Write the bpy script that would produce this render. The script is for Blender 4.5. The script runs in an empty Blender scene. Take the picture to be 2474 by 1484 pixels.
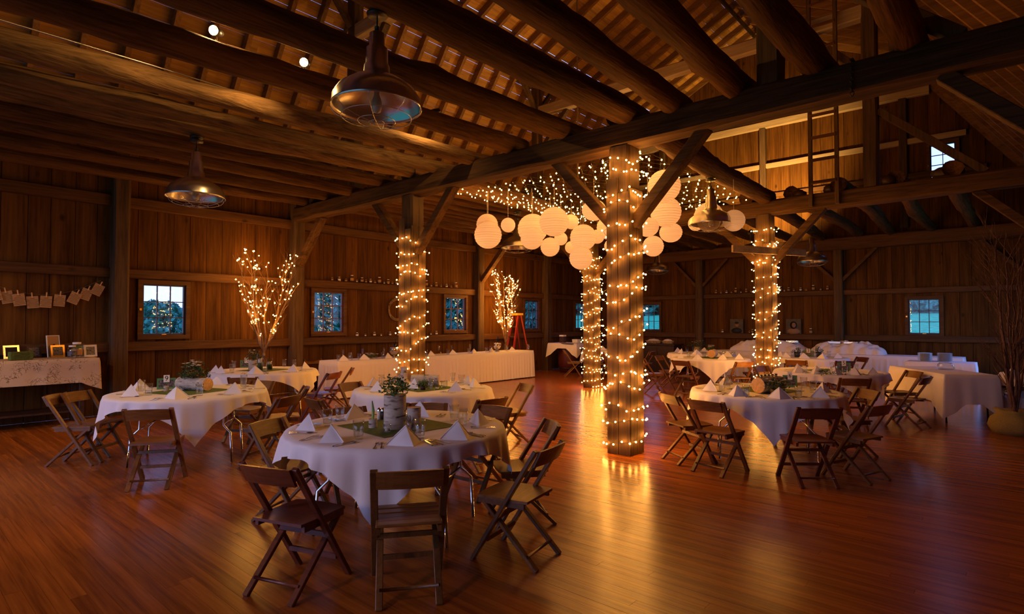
import bpy, math, random
from mathutils import Vector, Matrix, Euler
random.seed(7)
C = bpy.context.scene.collection
PI = math.pi
# ------------------------------------------------------------------ camera, world, exposure
W, H, F = 2474, 1484, 1383.0
CZ = 1.65
YAW = math.radians(41.25); PITCH = math.radians(1.49)
cam = bpy.data.cameras.new('camera'); cam.sensor_width = 36; cam.lens = F / W * 36
cam.clip_start = .05; cam.clip_end = 500
camo = bpy.data.objects.new('camera', cam); C.objects.link(camo)
camo.location = (0, 0, CZ); camo.rotation_euler = (PI/2 + PITCH, 0, YAW)
bpy.context.scene.camera = camo
RM = camo.rotation_euler.to_matrix(); RMI = RM.transposed()
vs = bpy.context.scene.view_settings
vs.view_transform = 'Standard'; vs.look = 'None'; vs.gamma = 1; vs.exposure = 0.95
world = bpy.data.worlds.new('dusk_sky'); bpy.context.scene.world = world; world.use_nodes = True
wn = world.node_tree; wn.nodes.clear()
_o = wn.nodes.new('ShaderNodeOutputWorld'); _b = wn.nodes.new('ShaderNodeBackground')
_t = wn.nodes.new('ShaderNodeTexCoord'); _s = wn.nodes.new('ShaderNodeSeparateXYZ'); _r = wn.nodes.new('ShaderNodeValToRGB')
_r.color_ramp.elements[0].position = 0; _r.color_ramp.elements[0].color = (.36, .47, .82, 1)
_r.color_ramp.elements[1].position = .6; _r.color_ramp.elements[1].color = (.20, .30, .95, 1)
wn.links.new(_t.outputs['Generated'], _s.inputs[0]); wn.links.new(_s.outputs['Z'], _r.inputs[0])
wn.links.new(_r.outputs[0], _b.inputs[0]); _b.inputs[1].default_value = 1.45; wn.links.new(_b.outputs[0], _o.inputs[0])
try:
    cy = bpy.context.scene.cycles
    cy.use_denoising = True; cy.max_bounces = 6; cy.diffuse_bounces = 3; cy.glossy_bounces = 3; cy.transmission_bounces = 6
    cy.transparent_max_bounces = 12; cy.sample_clamp_indirect = 3.0; cy.caustics_reflective = False; cy.caustics_refractive = False
    cy.blur_glossy = 1.0; cy.use_light_tree = True
except Exception: pass

WARM = (1.0, .42, .09)
def lamp(name, kind, loc, power, color=WARM, r=.05, target=None, angle=None, blend=.5, size=None):
    l = bpy.data.lights.new(name, kind); l.energy = power; l.color = color
    if kind in ('POINT', 'SPOT'): l.shadow_soft_size = r
    if kind == 'SPOT' and angle: l.spot_size = math.radians(angle); l.spot_blend = blend
    o = bpy.data.objects.new(name, l); C.objects.link(o); o.location = loc
    if kind == 'AREA':
        l.shape = 'RECTANGLE'; l.size, l.size_y = size
    if target is not None:
        o.rotation_euler = (Vector(target) - Vector(loc)).to_track_quat('-Z', 'Y').to_euler()
    return o
XL, XR, YF, YB = -12.15, .45, -4.0, 18.8
# daylight portals in the openings (they only guide sky light through the two added doorways)
def portal(loc, tgt, sx, sy):
    o = lamp('opening_portal', 'AREA', loc, 1, (1, 1, 1), size=(sx, sy), target=tgt); o.data.cycles.is_portal = True
portal((-6.2, YF-.1, 1.8), (-6.2, 0, 1.8), 10.4, 3.6)
portal((XR+.1, 15.7, 1.5), (-5, 15.7, 1.5), 3.4, 3.0)
# ------------------------------------------------------------------ pixel helpers (photograph measured on 2474x1484)
def ray(px, py): return RM @ Vector(((px - W/2) / F, (H/2 - py) / F, -1))
def at_z(px, py, z):
    r = ray(px, py); t = (z - CZ) / r.z; return Vector((r.x*t, r.y*t, z))
def at_x(px, py, x):
    r = ray(px, py); t = x / r.x; return Vector((x, r.y*t, CZ + r.z*t))
def at_y(px, py, y):
    r = ray(px, py); t = y / r.y; return Vector((r.x*t, y, CZ + r.z*t))
def at_d(px, py, d):
    r = ray(px, py); f = Vector((-math.sin(YAW), math.cos(YAW), 0)); t = d / r.dot(f); return Vector((r.x*t, r.y*t, CZ + r.z*t))
def proj(p):
    q = RMI @ (Vector(p) - Vector((0, 0, CZ))); return (W/2 + F*q.x/-q.z, H/2 - F*q.y/-q.z, -q.z)
# ------------------------------------------------------------------ objects
def put(o, label=None, cat=None, group=None, kind=None):
    if label: o['label'] = label
    if cat: o['category'] = cat
    if group: o['group'] = group
    if kind: o['kind'] = kind
    return o
def empty(name, loc=(0, 0, 0), rz=0, **k):
    o = bpy.data.objects.new(name, None); C.objects.link(o); o.location = loc; o.rotation_euler = (0, 0, rz); o.empty_display_size = .1
    return put(o, **k)
def link(name, me, parent=None, loc=(0, 0, 0), rz=0, **k):
    o = bpy.data.objects.new(name, me); C.objects.link(o); o.location = loc; o.rotation_euler = (0, 0, rz)
    if parent: o.parent = parent
    return put(o, **k)
def copy_tree(o, parent=None):
    c = o.copy(); C.objects.link(c)
    if parent: c.parent = parent
    for ch in list(o.children): copy_tree(ch, c)
    return c
class MB:
    def __init__(s): s.v = []; s.f = []; s.sm = []
    def add(s, vs_, fs, smooth=False, m=None):
        n = len(s.v)
        s.v += [tuple((m @ Vector(v)) if m else v) for v in vs_]
        s.f += [tuple(i + n for i in f) for f in fs]; s.sm += [smooth]*len(fs); return s
    def box(s, x0, x1, y0, y1, z0, z1, m=None):
        return s.add([(x0,y0,z0),(x1,y0,z0),(x1,y1,z0),(x0,y1,z0),(x0,y0,z1),(x1,y0,z1),(x1,y1,z1),(x0,y1,z1)],
            [(3,2,1,0),(4,5,6,7),(0,1,5,4),(1,2,6,5),(2,3,7,6),(3,0,4,7)], False, m)
    def cham(s, x0, x1, y0, y1, z0, z1, c=.01, m=None):   # chamfered box (long edges softened)
        vs_ = []
        for z, k in ((z0, c), (z0+c, 0), (z1-c, 0), (z1, c)):
            a, b, d, e = x0+k, x1-k, y0+k, y1-k
            vs_ += [(a+c*(k==0),d,z),(b-c*(k==0),d,z),(b,d+c*(k==0),z),(b,e-c*(k==0),z),(b-c*(k==0),e,z),(a+c*(k==0),e,z),(a,e-c*(k==0),z),(a,d+c*(k==0),z)]
        fs = [tuple(range(7, -1, -1)), tuple(range(24, 32))]
        for r in range(3):
            for i in range(8):
                j = (i+1) % 8; fs.append((r*8+i, r*8+j, r*8+8+j, r*8+8+i))
        return s.add(vs_, fs, False, m)
    def bar(s, p0, p1, w, h, up=(0, 0, 1), c=0):
        p0, p1 = Vector(p0), Vector(p1); d = p1 - p0; L = d.length; d.normalize()
        u = Vector(up)
        if abs(d.dot(u)) > .98: u = Vector((0, 1, 0))
        sx = d.cross(u).normalized(); uz = sx.cross(d)
        m = Matrix((sx, d, uz)).transposed().to_4x4(); m.translation = p0
        if c: return s.cham(-w/2, w/2, 0, L, -h/2, h/2, c, m)
        return s.box(-w/2, w/2, 0, L, -h/2, h/2, m)
    def tube(s, pts, r, n=6, caps=True, smooth=True):
        pts = [Vector(p) for p in pts]; rs = r if isinstance(r, (list, tuple)) else [r]*len(pts)
        vs_ = []; fs = []; ref = Vector((.13, .21, 1)).normalized()
        for i, p in enumerate(pts):
            d = (pts[min(i+1, len(pts)-1)] - pts[max(i-1, 0)]).normalized()
            a = d.cross(ref)
            if a.length < .05: a = d.cross(Vector((1, 0, 0)))
            a.normalize(); b = d.cross(a)
            for k in range(n):
                t = 2*PI*k/n; vs_.append(p + a*math.cos(t)*rs[i] + b*math.sin(t)*rs[i])
        for i in range(len(pts)-1):
            for k in range(n):
                j = (k+1) % n; fs.append((i*n+k, i*n+j, (i+1)*n+j, (i+1)*n+k))
        if caps: fs += [tuple(range(n)), tuple(range(len(pts)*n-1, (len(pts)-1)*n-1, -1))]
        return s.add(vs_, fs, smooth)
    def lathe(s, prof, n=16, m=None, smooth=True):
        vs_ = []; fs = []
        for r, z in prof:
            for k in range(n): t = 2*PI*k/n; vs_.append((r*math.cos(t), r*math.sin(t), z))
        for i in range(len(prof)-1):
            for k in range(n):
                j = (k+1) % n; fs.append((i*n+k, i*n+j, (i+1)*n+j, (i+1)*n+k))
        return s.add(vs_, fs, smooth, m)
    def build(s, name, mat, parent=None, loc=(0, 0, 0), rz=0, **k):
        return link(name, s.mesh(name, mat), parent, loc, rz, **k)
    def mesh(s, name, mat):
        me = bpy.data.meshes.new(name); me.from_pydata(s.v, [], s.f)
        me.polygons.foreach_set('use_smooth', s.sm); me.materials.append(mat); me.update(); return me
def TR(x=0, y=0, z=0, rx=0, ry=0, rz=0):
    return Matrix.Translation((x, y, z)) @ Euler((rx, ry, rz)).to_matrix().to_4x4()
# ------------------------------------------------------------------ materials
def newmat(name):
    m = bpy.data.materials.new(name); m.use_nodes = True; nt = m.node_tree
    return m, nt, nt.nodes['Principled BSDF']
def plain(name, col, rough=.6, metal=0, emis=None, es=0, trans=0, spec=.5, noise=0, ns=20, bump=0):
    m, nt, b = newmat(name)
    b.inputs['Base Color'].default_value = (*col, 1); b.inputs['Roughness'].default_value = rough
    b.inputs['Metallic'].default_value = metal; b.inputs['Transmission Weight'].default_value = trans
    b.inputs['Specular IOR Level'].default_value = spec
    if emis: b.inputs['Emission Color'].default_value = (*emis, 1); b.inputs['Emission Strength'].default_value = es
    if noise or bump:
        tc = nt.nodes.new('ShaderNodeTexCoord'); n = nt.nodes.new('ShaderNodeTexNoise'); n.inputs['Scale'].default_value = ns; n.inputs['Detail'].default_value = 5
        nt.links.new(tc.outputs['Object'], n.inputs['Vector'])
        if noise:
            r = nt.nodes.new('ShaderNodeValToRGB'); r.color_ramp.elements[0].position = .35; r.color_ramp.elements[1].position = .65
            r.color_ramp.elements[0].color = (*[c*(1-noise) for c in col], 1); r.color_ramp.elements[1].color = (*[min(1, c*(1+noise)) for c in col], 1)
            nt.links.new(n.outputs['Fac'], r.inputs[0]); nt.links.new(r.outputs[0], b.inputs['Base Color'])
        if bump:
            bp = nt.nodes.new('ShaderNodeBump'); bp.inputs['Strength'].default_value = bump; bp.inputs['Distance'].default_value = .01
            nt.links.new(n.outputs['Fac'], bp.inputs['Height']); nt.links.new(bp.outputs[0], b.inputs['Normal'])
    return m
def wood(name, c1, c2, axis, scale=6, rough=.6, spec=.4, rnd=.3, bump=.25, stretch=.06, coat=0, island=False, knots=False, bd=.01):
    m, nt, b = newmat(name); N = nt.nodes.new; L = nt.links.new
    tc = N('ShaderNodeTexCoord'); mp = N('ShaderNodeMapping'); sc = [1, 1, 1]; sc[axis] = stretch; mp.inputs['Scale'].default_value = sc
    oi = N('ShaderNodeNewGeometry') if island else N('ShaderNodeObjectInfo'); ro = 'Random Per Island' if island else 'Random'
    mm = N('ShaderNodeMath'); mm.operation = 'MULTIPLY'; mm.inputs[1].default_value = 37.7
    L(oi.outputs[ro], mm.inputs[0])
    ad = N('ShaderNodeVectorMath'); ad.operation = 'ADD'; L(tc.outputs['Object'], ad.inputs[0]); L(mm.outputs[0], ad.inputs[1])
    L(ad.outputs[0], mp.inputs['Vector'])
    n1 = N('ShaderNodeTexNoise'); n1.inputs['Scale'].default_value = scale; n1.inputs['Detail'].default_value = 7; n1.inputs['Roughness'].default_value = .62; n1.inputs['Distortion'].default_value = .5
    L(mp.outputs[0], n1.inputs['Vector'])
    w = N('ShaderNodeTexNoise'); w.inputs['Scale'].default_value = scale*6; w.inputs['Detail'].default_value = 3
    L(mp.outputs[0], w.inputs['Vector'])
    mx = N('ShaderNodeMath'); mx.operation = 'MULTIPLY_ADD'; mx.inputs[1].default_value = .35; L(w.outputs['Fac'], mx.inputs[0]); 
    ms = N('ShaderNodeMath'); ms.operation = 'MULTIPLY'; ms.inputs[1].default_value = .65; L(n1.outputs['Fac'], ms.inputs[0]); L(ms.outputs[0], mx.inputs[2])
    r = N('ShaderNodeValToRGB'); r.color_ramp.elements[0].position = .36; r.color_ramp.elements[0].color = (*c2, 1); r.color_ramp.elements[1].position = .62; r.color_ramp.elements[1].color = (*c1, 1)
    L(mx.outputs[0], r.inputs[0]); src = r.outputs[0]
    if knots:
        v = N('ShaderNodeTexVoronoi'); v.inputs['Scale'].default_value = 2.2; mp2 = N('ShaderNodeMapping'); s2 = [1, 1, 1]; s2[axis] = .6; mp2.inputs['Scale'].default_value = s2
        L(ad.outputs[0], mp2.inputs['Vector']); L(mp2.outputs[0], v.inputs['Vector'])
        kr = N('ShaderNodeValToRGB'); kr.color_ramp.elements[0].position = .03; kr.color_ramp.elements[0].color = (.3, .3, .3, 1); kr.color_ramp.elements[1].position = .11; kr.color_ramp.elements[1].color = (1, 1, 1, 1)
        L(v.outputs['Distance'], kr.inputs[0]); mk = N('ShaderNodeMix'); mk.data_type = 'RGBA'; mk.blend_type = 'MULTIPLY'; mk.inputs[0].default_value = 1
        L(src, mk.inputs[6]); L(kr.outputs[0], mk.inputs[7]); src = mk.outputs[2]
    hs = N('ShaderNodeHueSaturation'); vr = N('ShaderNodeMapRange'); vr.inputs[3].default_value = 1-rnd; vr.inputs[4].default_value = 1+rnd
    L(oi.outputs[ro], vr.inputs[0]); L(vr.outputs[0], hs.inputs['Value']); L(src, hs.inputs['Color']); L(hs.outputs[0], b.inputs['Base Color'])
    b.inputs['Roughness'].default_value = rough; b.inputs['Specular IOR Level'].default_value = spec
    if coat: b.inputs['Coat Weight'].default_value = coat; b.inputs['Coat Roughness'].default_value = .16
    if bump:
        bp = N('ShaderNodeBump'); bp.inputs['Strength'].default_value = bump; bp.inputs['Distance'].default_value = bd; L(mx.outputs[0], bp.inputs['Height']); L(bp.outputs[0], b.inputs['Normal'])
    return m
def glassy(name, tint=(1, 1, 1), refl=.12):
    m, nt, b = newmat(name); nt.nodes.remove(b); N = nt.nodes.new
    t = N('ShaderNodeBsdfTransparent'); t.inputs[0].default_value = (*tint, 1); g = N('ShaderNodeBsdfGlossy'); g.inputs['Roughness'].default_value = .02
    f = N('ShaderNodeLayerWeight'); f.inputs[0].default_value = .5; pw = N('ShaderNodeMath'); pw.operation = 'POWER'; pw.inputs[1].default_value = 3.5; mx = N('ShaderNodeMixShader'); a = N('ShaderNodeMath'); a.operation = 'MULTIPLY_ADD'; a.inputs[1].default_value = .8; a.inputs[2].default_value = refl; a.use_clamp = True
    nt.links.new(f.outputs['Facing'], pw.inputs[0]); nt.links.new(pw.outputs[0], a.inputs[0]); nt.links.new(a.outputs[0], mx.inputs[0]); nt.links.new(t.outputs[0], mx.inputs[1]); nt.links.new(g.outputs[0], mx.inputs[2])
    nt.links.new(mx.outputs[0], nt.nodes['Material Output'].inputs[0]); return m
WALLC, WALLD = (.150, .064, .011), (.052, .018, .003)
M = dict(
    wall_z=wood('wall_plank_wood', WALLC, WALLD, 2, 5, .7, .12, .22, .2, knots=True),
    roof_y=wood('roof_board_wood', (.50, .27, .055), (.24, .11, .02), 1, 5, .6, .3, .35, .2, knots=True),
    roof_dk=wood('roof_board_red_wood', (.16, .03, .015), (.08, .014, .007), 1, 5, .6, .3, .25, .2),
    beam_x=wood('hewn_beam_wood', (.14, .07, .024), (.036, .017, .006), 0, 7, .75, .25, .1, .8),
    log_y=wood('log_wood', (.15, .07, .02), (.036, .014, .005), 1, 7, .8, .2, .2, 1.0, bd=.03),
    log_old=wood('weathered_log_wood', (.23, .13, .05), (.05, .024, .008), 1, 8, .8, .2, .45, 1.0, bd=.03),
    beam_y=wood('grey_purlin_wood', (.30, .21, .11), (.15, .095, .045), 1, 7, .8, .2, .1, .6),
    post_z=wood('post_wood', (.13, .075, .034), (.042, .022, .01), 2, 7, .7, .3, .15, .7),
    raft=wood('rafter_wood', (.30, .16, .05), (.15, .07, .022), 0, 6, .7, .3, .2, .3),
    girt_y=wood('girt_wood_y', (.14, .06, .015), (.055, .022, .006), 1, 6, .6, .3, .15, .4, knots=True),
    girt_x=wood('girt_wood_x', (.14, .06, .015), (.055, .022, .006), 0, 6, .6, .3, .15, .4),
    pale_x=wood('pale_lumber', (.5, .38, .24), (.33, .23, .13), 0, 7, .7, .3, .15, .3),
    floor=wood('floor_board_wood', (.44, .135, .014), (.19, .046, .005), 0, 7, .24, .6, .16, .05, stretch=.045),
    floor2=wood('floor_board_wood_far', (.44, .135, .014), (.19, .046, .005), 0, 7, .24, .6, .16, .05, stretch=.045, island=True),
    chair=wood('chair_wood', (.22, .09, .022), (.10, .038, .01), 2, 12, .38, .5, .3, .1, stretch=.2),
    chair_x=wood('chair_wood_x', (.26, .11, .026), (.12, .045, .012), 0, 12, .38, .5, .3, .1, stretch=.12),
    chair_dk=wood('dark_red_chair_wood', (.17, .045, .02), (.08, .02, .01), 0, 12, .28, .5, .1, .1, stretch=.12),
    cloth=plain('white_linen', (.88, .84, .86), .85, bump=.05, ns=300),
    lace=None, metal=plain('brushed_steel', (.55, .53, .5), .28, 1), chrome=plain('chrome', (.85, .83, .8), .08, 1),
    black=plain('black_iron', (.02, .018, .016), .4), wire=plain('dark_green_wire', (.015, .03, .015), .5),
    red=plain('red_paint', (.32, .018, .01), .5), yellow=plain('yellow_plastic', (.6, .4, .03), .5),
    green=plain('green_runner_cloth', (.10, .16, .025), .8, noise=.25, ns=60), leaf=plain('leaf_green', (.09, .17, .04), .6, noise=.5, ns=30),
    dleaf=plain('dark_leaf_green', (.03, .07, .02), .6, noise=.5, ns=30), petal=plain('white_petal', (.85, .8, .78), .7),
    cut=plain('cut_wood_face', (.72, .42, .16), .7, noise=.15, ns=40), paper=plain('cream_paper', (.46, .27, .11), .8), white=plain('white_card', (.82, .8, .78), .7),
    ink=plain('black_ink', (.015, .015, .02), .7), glass=glassy('window_glass', (1, 1, 1), .03), gls=glassy('tumbler_glass', (.97, .98, .98), .07),
    brass=plain('brass', (.7, .42, .12), .3, 1), silver=plain('polished_silver', (.75, .73, .7), .12, 1), twig=plain('branch_bark', (.24, .14, .07), .7, noise=.3),
    birchtwig=plain('pale_branch_bark', (.13, .06, .04), .6, noise=.4), burlap=plain('burlap', (.33, .24, .07), .9, bump=.6, ns=120, noise=.2),
    gframe=plain('green_frame_paint', (.08, .25, .10), .5), photo=plain('photo_dark', (.12, .11, .12), .4, noise=.8, ns=45), sash=plain('red_brown_window_paint', (.12, .035, .03), .45),
    dsash=plain('dark_blue_window_paint', (.04, .02, .045), .45), plate=plain('china', (.42, .42, .45), .3), rope=plain('hemp_rope', (.2, .13, .06), .9), candle=plain('green_candle', (.25, .42, .12), .5),
    dark=plain('dark_furniture', (.045, .02, .012), .5, noise=.3), skin=plain('portrait_skin', (.35, .2, .12), .8), portrait=plain('portrait_ground', (.07, .055, .04), .6, noise=.3, ns=8),
    grass=plain('lawn', (.05, .42, .19), .9, spec=0, noise=.3, ns=3), conifer=plain('conifer_green', (.05, .22, .16), .9, spec=0, noise=.5, ns=4), hill=plain('hill_blue_green', (.06, .17, .22), .9),
    wax=plain('wax_white', (.8, .75, .65), .5), bottle=plain('dark_bottle_glass', (.02, .012, .01), .12), water=glassy('bowl_glass', (.9, .92, .93), .1),
    bulbglass=plain('frosted_bulb_glass', (.9, .8, .65), .2, trans=.5), straw=plain('dried_straw', (.35, .24, .12), .9, noise=.4), liner=plain('barn_siding_outside', (.06, .03, .02), .9))
def emit(name, col, s):
    m, nt, b = newmat(name); nt.nodes.remove(b); e = nt.nodes.new('ShaderNodeEmission'); e.inputs[0].default_value = (*col, 1); e.inputs[1].default_value = s
    nt.links.new(e.outputs[0], nt.nodes['Material Output'].inputs[0]); return m
BULB_S = 68
M['bulb'] = emit('fairy_bulb_light', (1, .40, .065), BULB_S); M['bulb'].cycles.emission_sampling = 'FRONT'
M['spotbulb'] = emit('spot_bulb_light', (1, .75, .45), 60); M['spotbulb'].cycles.emission_sampling = 'NONE'
# birch bark: pale with dark dashes
def birch():
    m, nt, b = newmat('birch_bark'); N = nt.nodes.new; L = nt.links.new; tc = N('ShaderNodeTexCoord'); mp = N('ShaderNodeMapping'); mp.inputs['Scale'].default_value = (1, 1, 5)
    L(tc.outputs['Object'], mp.inputs[0]); n = N('ShaderNodeTexNoise'); n.inputs['Scale'].default_value = 9; n.inputs['Detail'].default_value = 6; L(mp.outputs[0], n.inputs['Vector'])
    v = N('ShaderNodeTexNoise'); v.inputs['Scale'].default_value = 14; v.inputs['Detail'].default_value = 2; L(tc.outputs['Object'], v.inputs['Vector'])
    r = N('ShaderNodeValToRGB'); e = r.color_ramp.elements; e[0].position = .34; e[0].color = (.07, .045, .035, 1); e[1].position = .42; e[1].color = (.5, .42, .34, 1); x = e.new(.65); x.color = (.68, .6, .5, 1)
    a = N('ShaderNodeMath'); a.operation = 'MINIMUM'; L(n.outputs['Fac'], a.inputs[0]); b2 = N('ShaderNodeMath'); b2.inputs[1].default_value = .06; L(v.outputs['Fac'], b2.inputs[0]); L(b2.outputs[0], a.inputs[1])
    L(a.outputs[0], r.inputs[0]); L(r.outputs[0], b.inputs['Base Color']); b.inputs['Roughness'].default_value = .8
    bp = N('ShaderNodeBump'); bp.inputs['Strength'].default_value = .4; bp.inputs['Distance'].default_value = .005; L(n.outputs['Fac'], bp.inputs['Height']); L(bp.outputs[0], b.inputs['Normal']); return m
M['birch'] = birch()
def lace():
    m, nt, b = newmat('cream_lace'); N = nt.nodes.new; L = nt.links.new; tc = N('ShaderNodeTexCoord'); v = N('ShaderNodeTexVoronoi'); v.feature = 'DISTANCE_TO_EDGE'; v.inputs['Scale'].default_value = 24
    n = N('ShaderNodeTexNoise'); n.inputs['Scale'].default_value = 6; n.inputs['Detail'].default_value = 3; ad = N('ShaderNodeMix'); ad.data_type = 'RGBA'; ad.inputs[0].default_value = .25; L(tc.outputs['Object'], ad.inputs[6]); L(n.outputs['Color'], ad.inputs[7])
    L(tc.outputs['Object'], n.inputs['Vector']); L(ad.outputs[2], v.inputs['Vector']); r = N('ShaderNodeValToRGB'); e = r.color_ramp.elements; e[0].position = .02; e[0].color = (.22, .14, .07, 1); e[1].position = .07; e[1].color = (.68, .52, .32, 1)
    n2 = N('ShaderNodeTexNoise'); n2.inputs['Scale'].default_value = 6.5; L(tc.outputs['Object'], n2.inputs['Vector']); r2 = N('ShaderNodeValToRGB'); r2.color_ramp.elements[0].position = .48; r2.color_ramp.elements[1].position = .56
    L(n2.outputs['Fac'], r2.inputs[0]); mx = N('ShaderNodeMix'); mx.data_type = 'RGBA'; L(r2.outputs[0], mx.inputs[0]); mx.inputs[6].default_value = (.66, .50, .31, 1); L(v.outputs[0], r.inputs[0]); L(r.outputs[0], mx.inputs[7])
    L(mx.outputs[2], b.inputs['Base Color']); b.inputs['Roughness'].default_value = .9; return m
M['lace'] = lace()
def lantern_mat():
    m, nt, b = newmat('lantern_paper'); nt.nodes.remove(b); N = nt.nodes.new; d = N('ShaderNodeBsdfDiffuse'); t = N('ShaderNodeBsdfTranslucent')
    d.inputs[0].default_value = (.8, .74, .66, 1); t.inputs[0].default_value = (.85, .72, .58, 1); x = N('ShaderNodeMixShader'); x.inputs[0].default_value = .55
    nt.links.new(d.outputs[0], x.inputs[1]); nt.links.new(t.outputs[0], x.inputs[2]); nt.links.new(x.outputs[0], nt.nodes['Material Output'].inputs[0]); return m
M['lantern'] = lantern_mat()
# ------------------------------------------------------------------ the building
ZE, SL, XB, SU = 5.35, 1.40, -9.5, .49          # eave height, lower slope, break, upper slope
XC = (XL + XR) / 2; ZBK = ZE + SL*(XB - XL); ZR = ZBK + SU*(XC - XB); XB2 = 2*XC - XB
def roof_z(x):
    x = x if x <= XC else 2*XC - x
    return ZE + SL*(x - XL) if x < XB else ZBK + SU*(x - XB)
# floor
floor = empty('floor', kind='structure')
far = MB(); y = -3.9; n_f = 0; BW = .085
rowi = 0
while y < YB:
    near = .9 < y < 7.6
    bw = BW
    x = XL + random.uniform(-3.5, -.3)
    while x < XR:
        L = random.uniform(3.6, 5.6) if near else random.uniform(2.5, 4.5); x1 = min(x + L, XR); a = max(x, XL)
        if x1 > a + .05:
            dz = random.uniform(-.0006, 0)
            if near and n_f < 300:
                MB().box(a+.0007, x1-.0007, y+.0006, y+bw-.0006, -.02, dz).build('floor_board', M['floor'], floor); n_f += 1
            else: far.box(a+.0007, x1-.0007, y+.0006, y+bw-.0006, -.02, dz)
        x += L
    y += bw; rowi += 1
far.build('distant_floor_boards', M['floor2'], floor, kind='stuff')
MB().box(XL-.2, XR+.2, YF-.2, YB+.2, -.12, -.021).build('subfloor', M['dark'], floor)
# windows: (centre along wall, z0, z1, width)
def window(i, wall, c, z0, z1, w, dark=False, parts=True, cols=3, rows=3, glow=False):
    r = empty('window_%d' % i, kind='structure')
    if wall == 'L': base = Matrix.Translation((XL, c, 0)) @ Matrix.Rotation(-PI/2, 4, 'Z')
    else: base = Matrix.Translation((c, YB, 0)) @ Matrix.Rotation(PI, 4, 'Z')
    r.matrix_world = base
    sm = M['dsash'] if dark else M['sash']; h = w/2; f = .075
    m = MB()      # casing: local y toward the room
    m.box(-h-f, h+f, -.10, .06, z1, z1+f); m.box(-h-f, h+f, -.10, .07, z0-f, z0); m.box(-h-f, -h, -.10, .06, z0, z1); m.box(h, h+f, -.10, .06, z0, z1)
    m.build('window_frame', M['girt_x'] if not dark else M['girt_x'], r)
    m = MB(); s = .032
    m.box(-h, h, -.05, .01, z1-s, z1); m.box(-h, h, -.05, .01, z0, z0+s); m.box(-h, -h+s, -.05, .01, z0+s, z1-s); m.box(h-s, h, -.05, .01, z0+s, z1-s)
    m.build('sash', sm, r)
    gw = (w-2*s)/cols; gh = (z1-z0-2*s)/rows; m = MB()
    for k in range(1, cols): m.box(-h+s+gw*k-.008, -h+s+gw*k+.008, -.035, 0, z0+s, z1-s)
    for k in range(1, rows): m.box(-h+s, h-s, -.034, -.001, z0+s+gh*k-.008, z0+s+gh*k+.008)
    m.build('muntin', sm, r)
    for a in range(cols):
        for b in range(rows):
            x0 = -h+s+gw*a; zz = z0+s+gh*b
            MB().box(x0+.006, x0+gw-.006, -.02, -.016, zz+.006, zz+gh-.006).build('pane', M['glass'], r)
    MB().box(h+.015, h+.05, .06, .075, (z0+z1)/2-.02, (z0+z1)/2+.02).build('latch', M['brass'], r)
    MB().box(-.04, .04, .01, .03, z0+.006, z0+.02).build('handle', M['brass'], r)
    return r
WZ0, WZ1 = 1.40, 2.36
LW = []   # left wall openings (y0, y1)
for k, (a, b) in enumerate([(342, 447), (756, 828), (1074, 1123), (1266, 1299)]):
    y0 = at_x(a, 745, XL).y; y1 = at_x(b, 745, XL).y; LW.append((y0, y1))
LW.append((17.35, 18.05))
LWIN = [(c0, c1, WZ0, WZ1) for c0, c1 in LW]
BWIN = []
for (a, b, t, u) in [(1552, 1595, 736, 798), (2194, 2273, 723, 808), (2246, 2311, 352, 443)]:
    p = at_y(a, t, YB); q = at_y(b, u, YB); BWIN.append((p.x, q.x, q.z, p.z))
for k, (a, b, z0, z1) in enumerate(LWIN): window(k+1, 'L', (a+b)/2, z0, z1, b-a, dark=(k in (0, 3)))
for k, (a, b, z0, z1) in enumerate(BWIN): window(k+6, 'B', (a+b)/2, z0, z1, b-a, dark=True, rows=4 if k == 2 else 3, cols=2 if k == 2 else 3)
# plank walls
def segs(a, b, lo, hi, wins):
    cuts = [(w[2]-.075, w[3]+.075) for w in wins if w[0]-.075 < b - .06 and w[1]+.075 > a + .06]
    out = []; z = lo
    for c in sorted(cuts):
        if c[0] > z: out.append((z, c[0]))
        z = c[1]
    out.append((z, hi)); return out
wl = empty('wall_left', kind='structure'); rr = random.Random(3)
def bounds(a, b, lo, hi, wins):
    es = sorted({a, b} | {w[0]-.075 for w in wins} | {w[1]+.075 for w in wins}); es = [e for e in es if a <= e <= b]; out = [a]
    for e0, e1 in zip(es, es[1:]):
        n = max(1, round((e1-e0)/((lo+hi)/2))); cuts = [e0+(e1-e0)*(i+(rr.uniform(-.12, .12) if 0 < i < n else 0))/n for i in range(1, n+1)]; out += cuts
    return out
bs = bounds(YF, YB, .27, .36, LWIN)
for y, y1 in zip(bs, bs[1:]):
    d = rr.uniform(0, .008)
    for z0, z1 in segs(y, y1, 0, ZE-.02, LWIN): MB().box(XL-.03-d, XL-d, y+.004, y1-.004, z0, z1).build('plank', M['wall_z'], wl)
def backing(name, mat=None):
    m = MB(); return m
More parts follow.
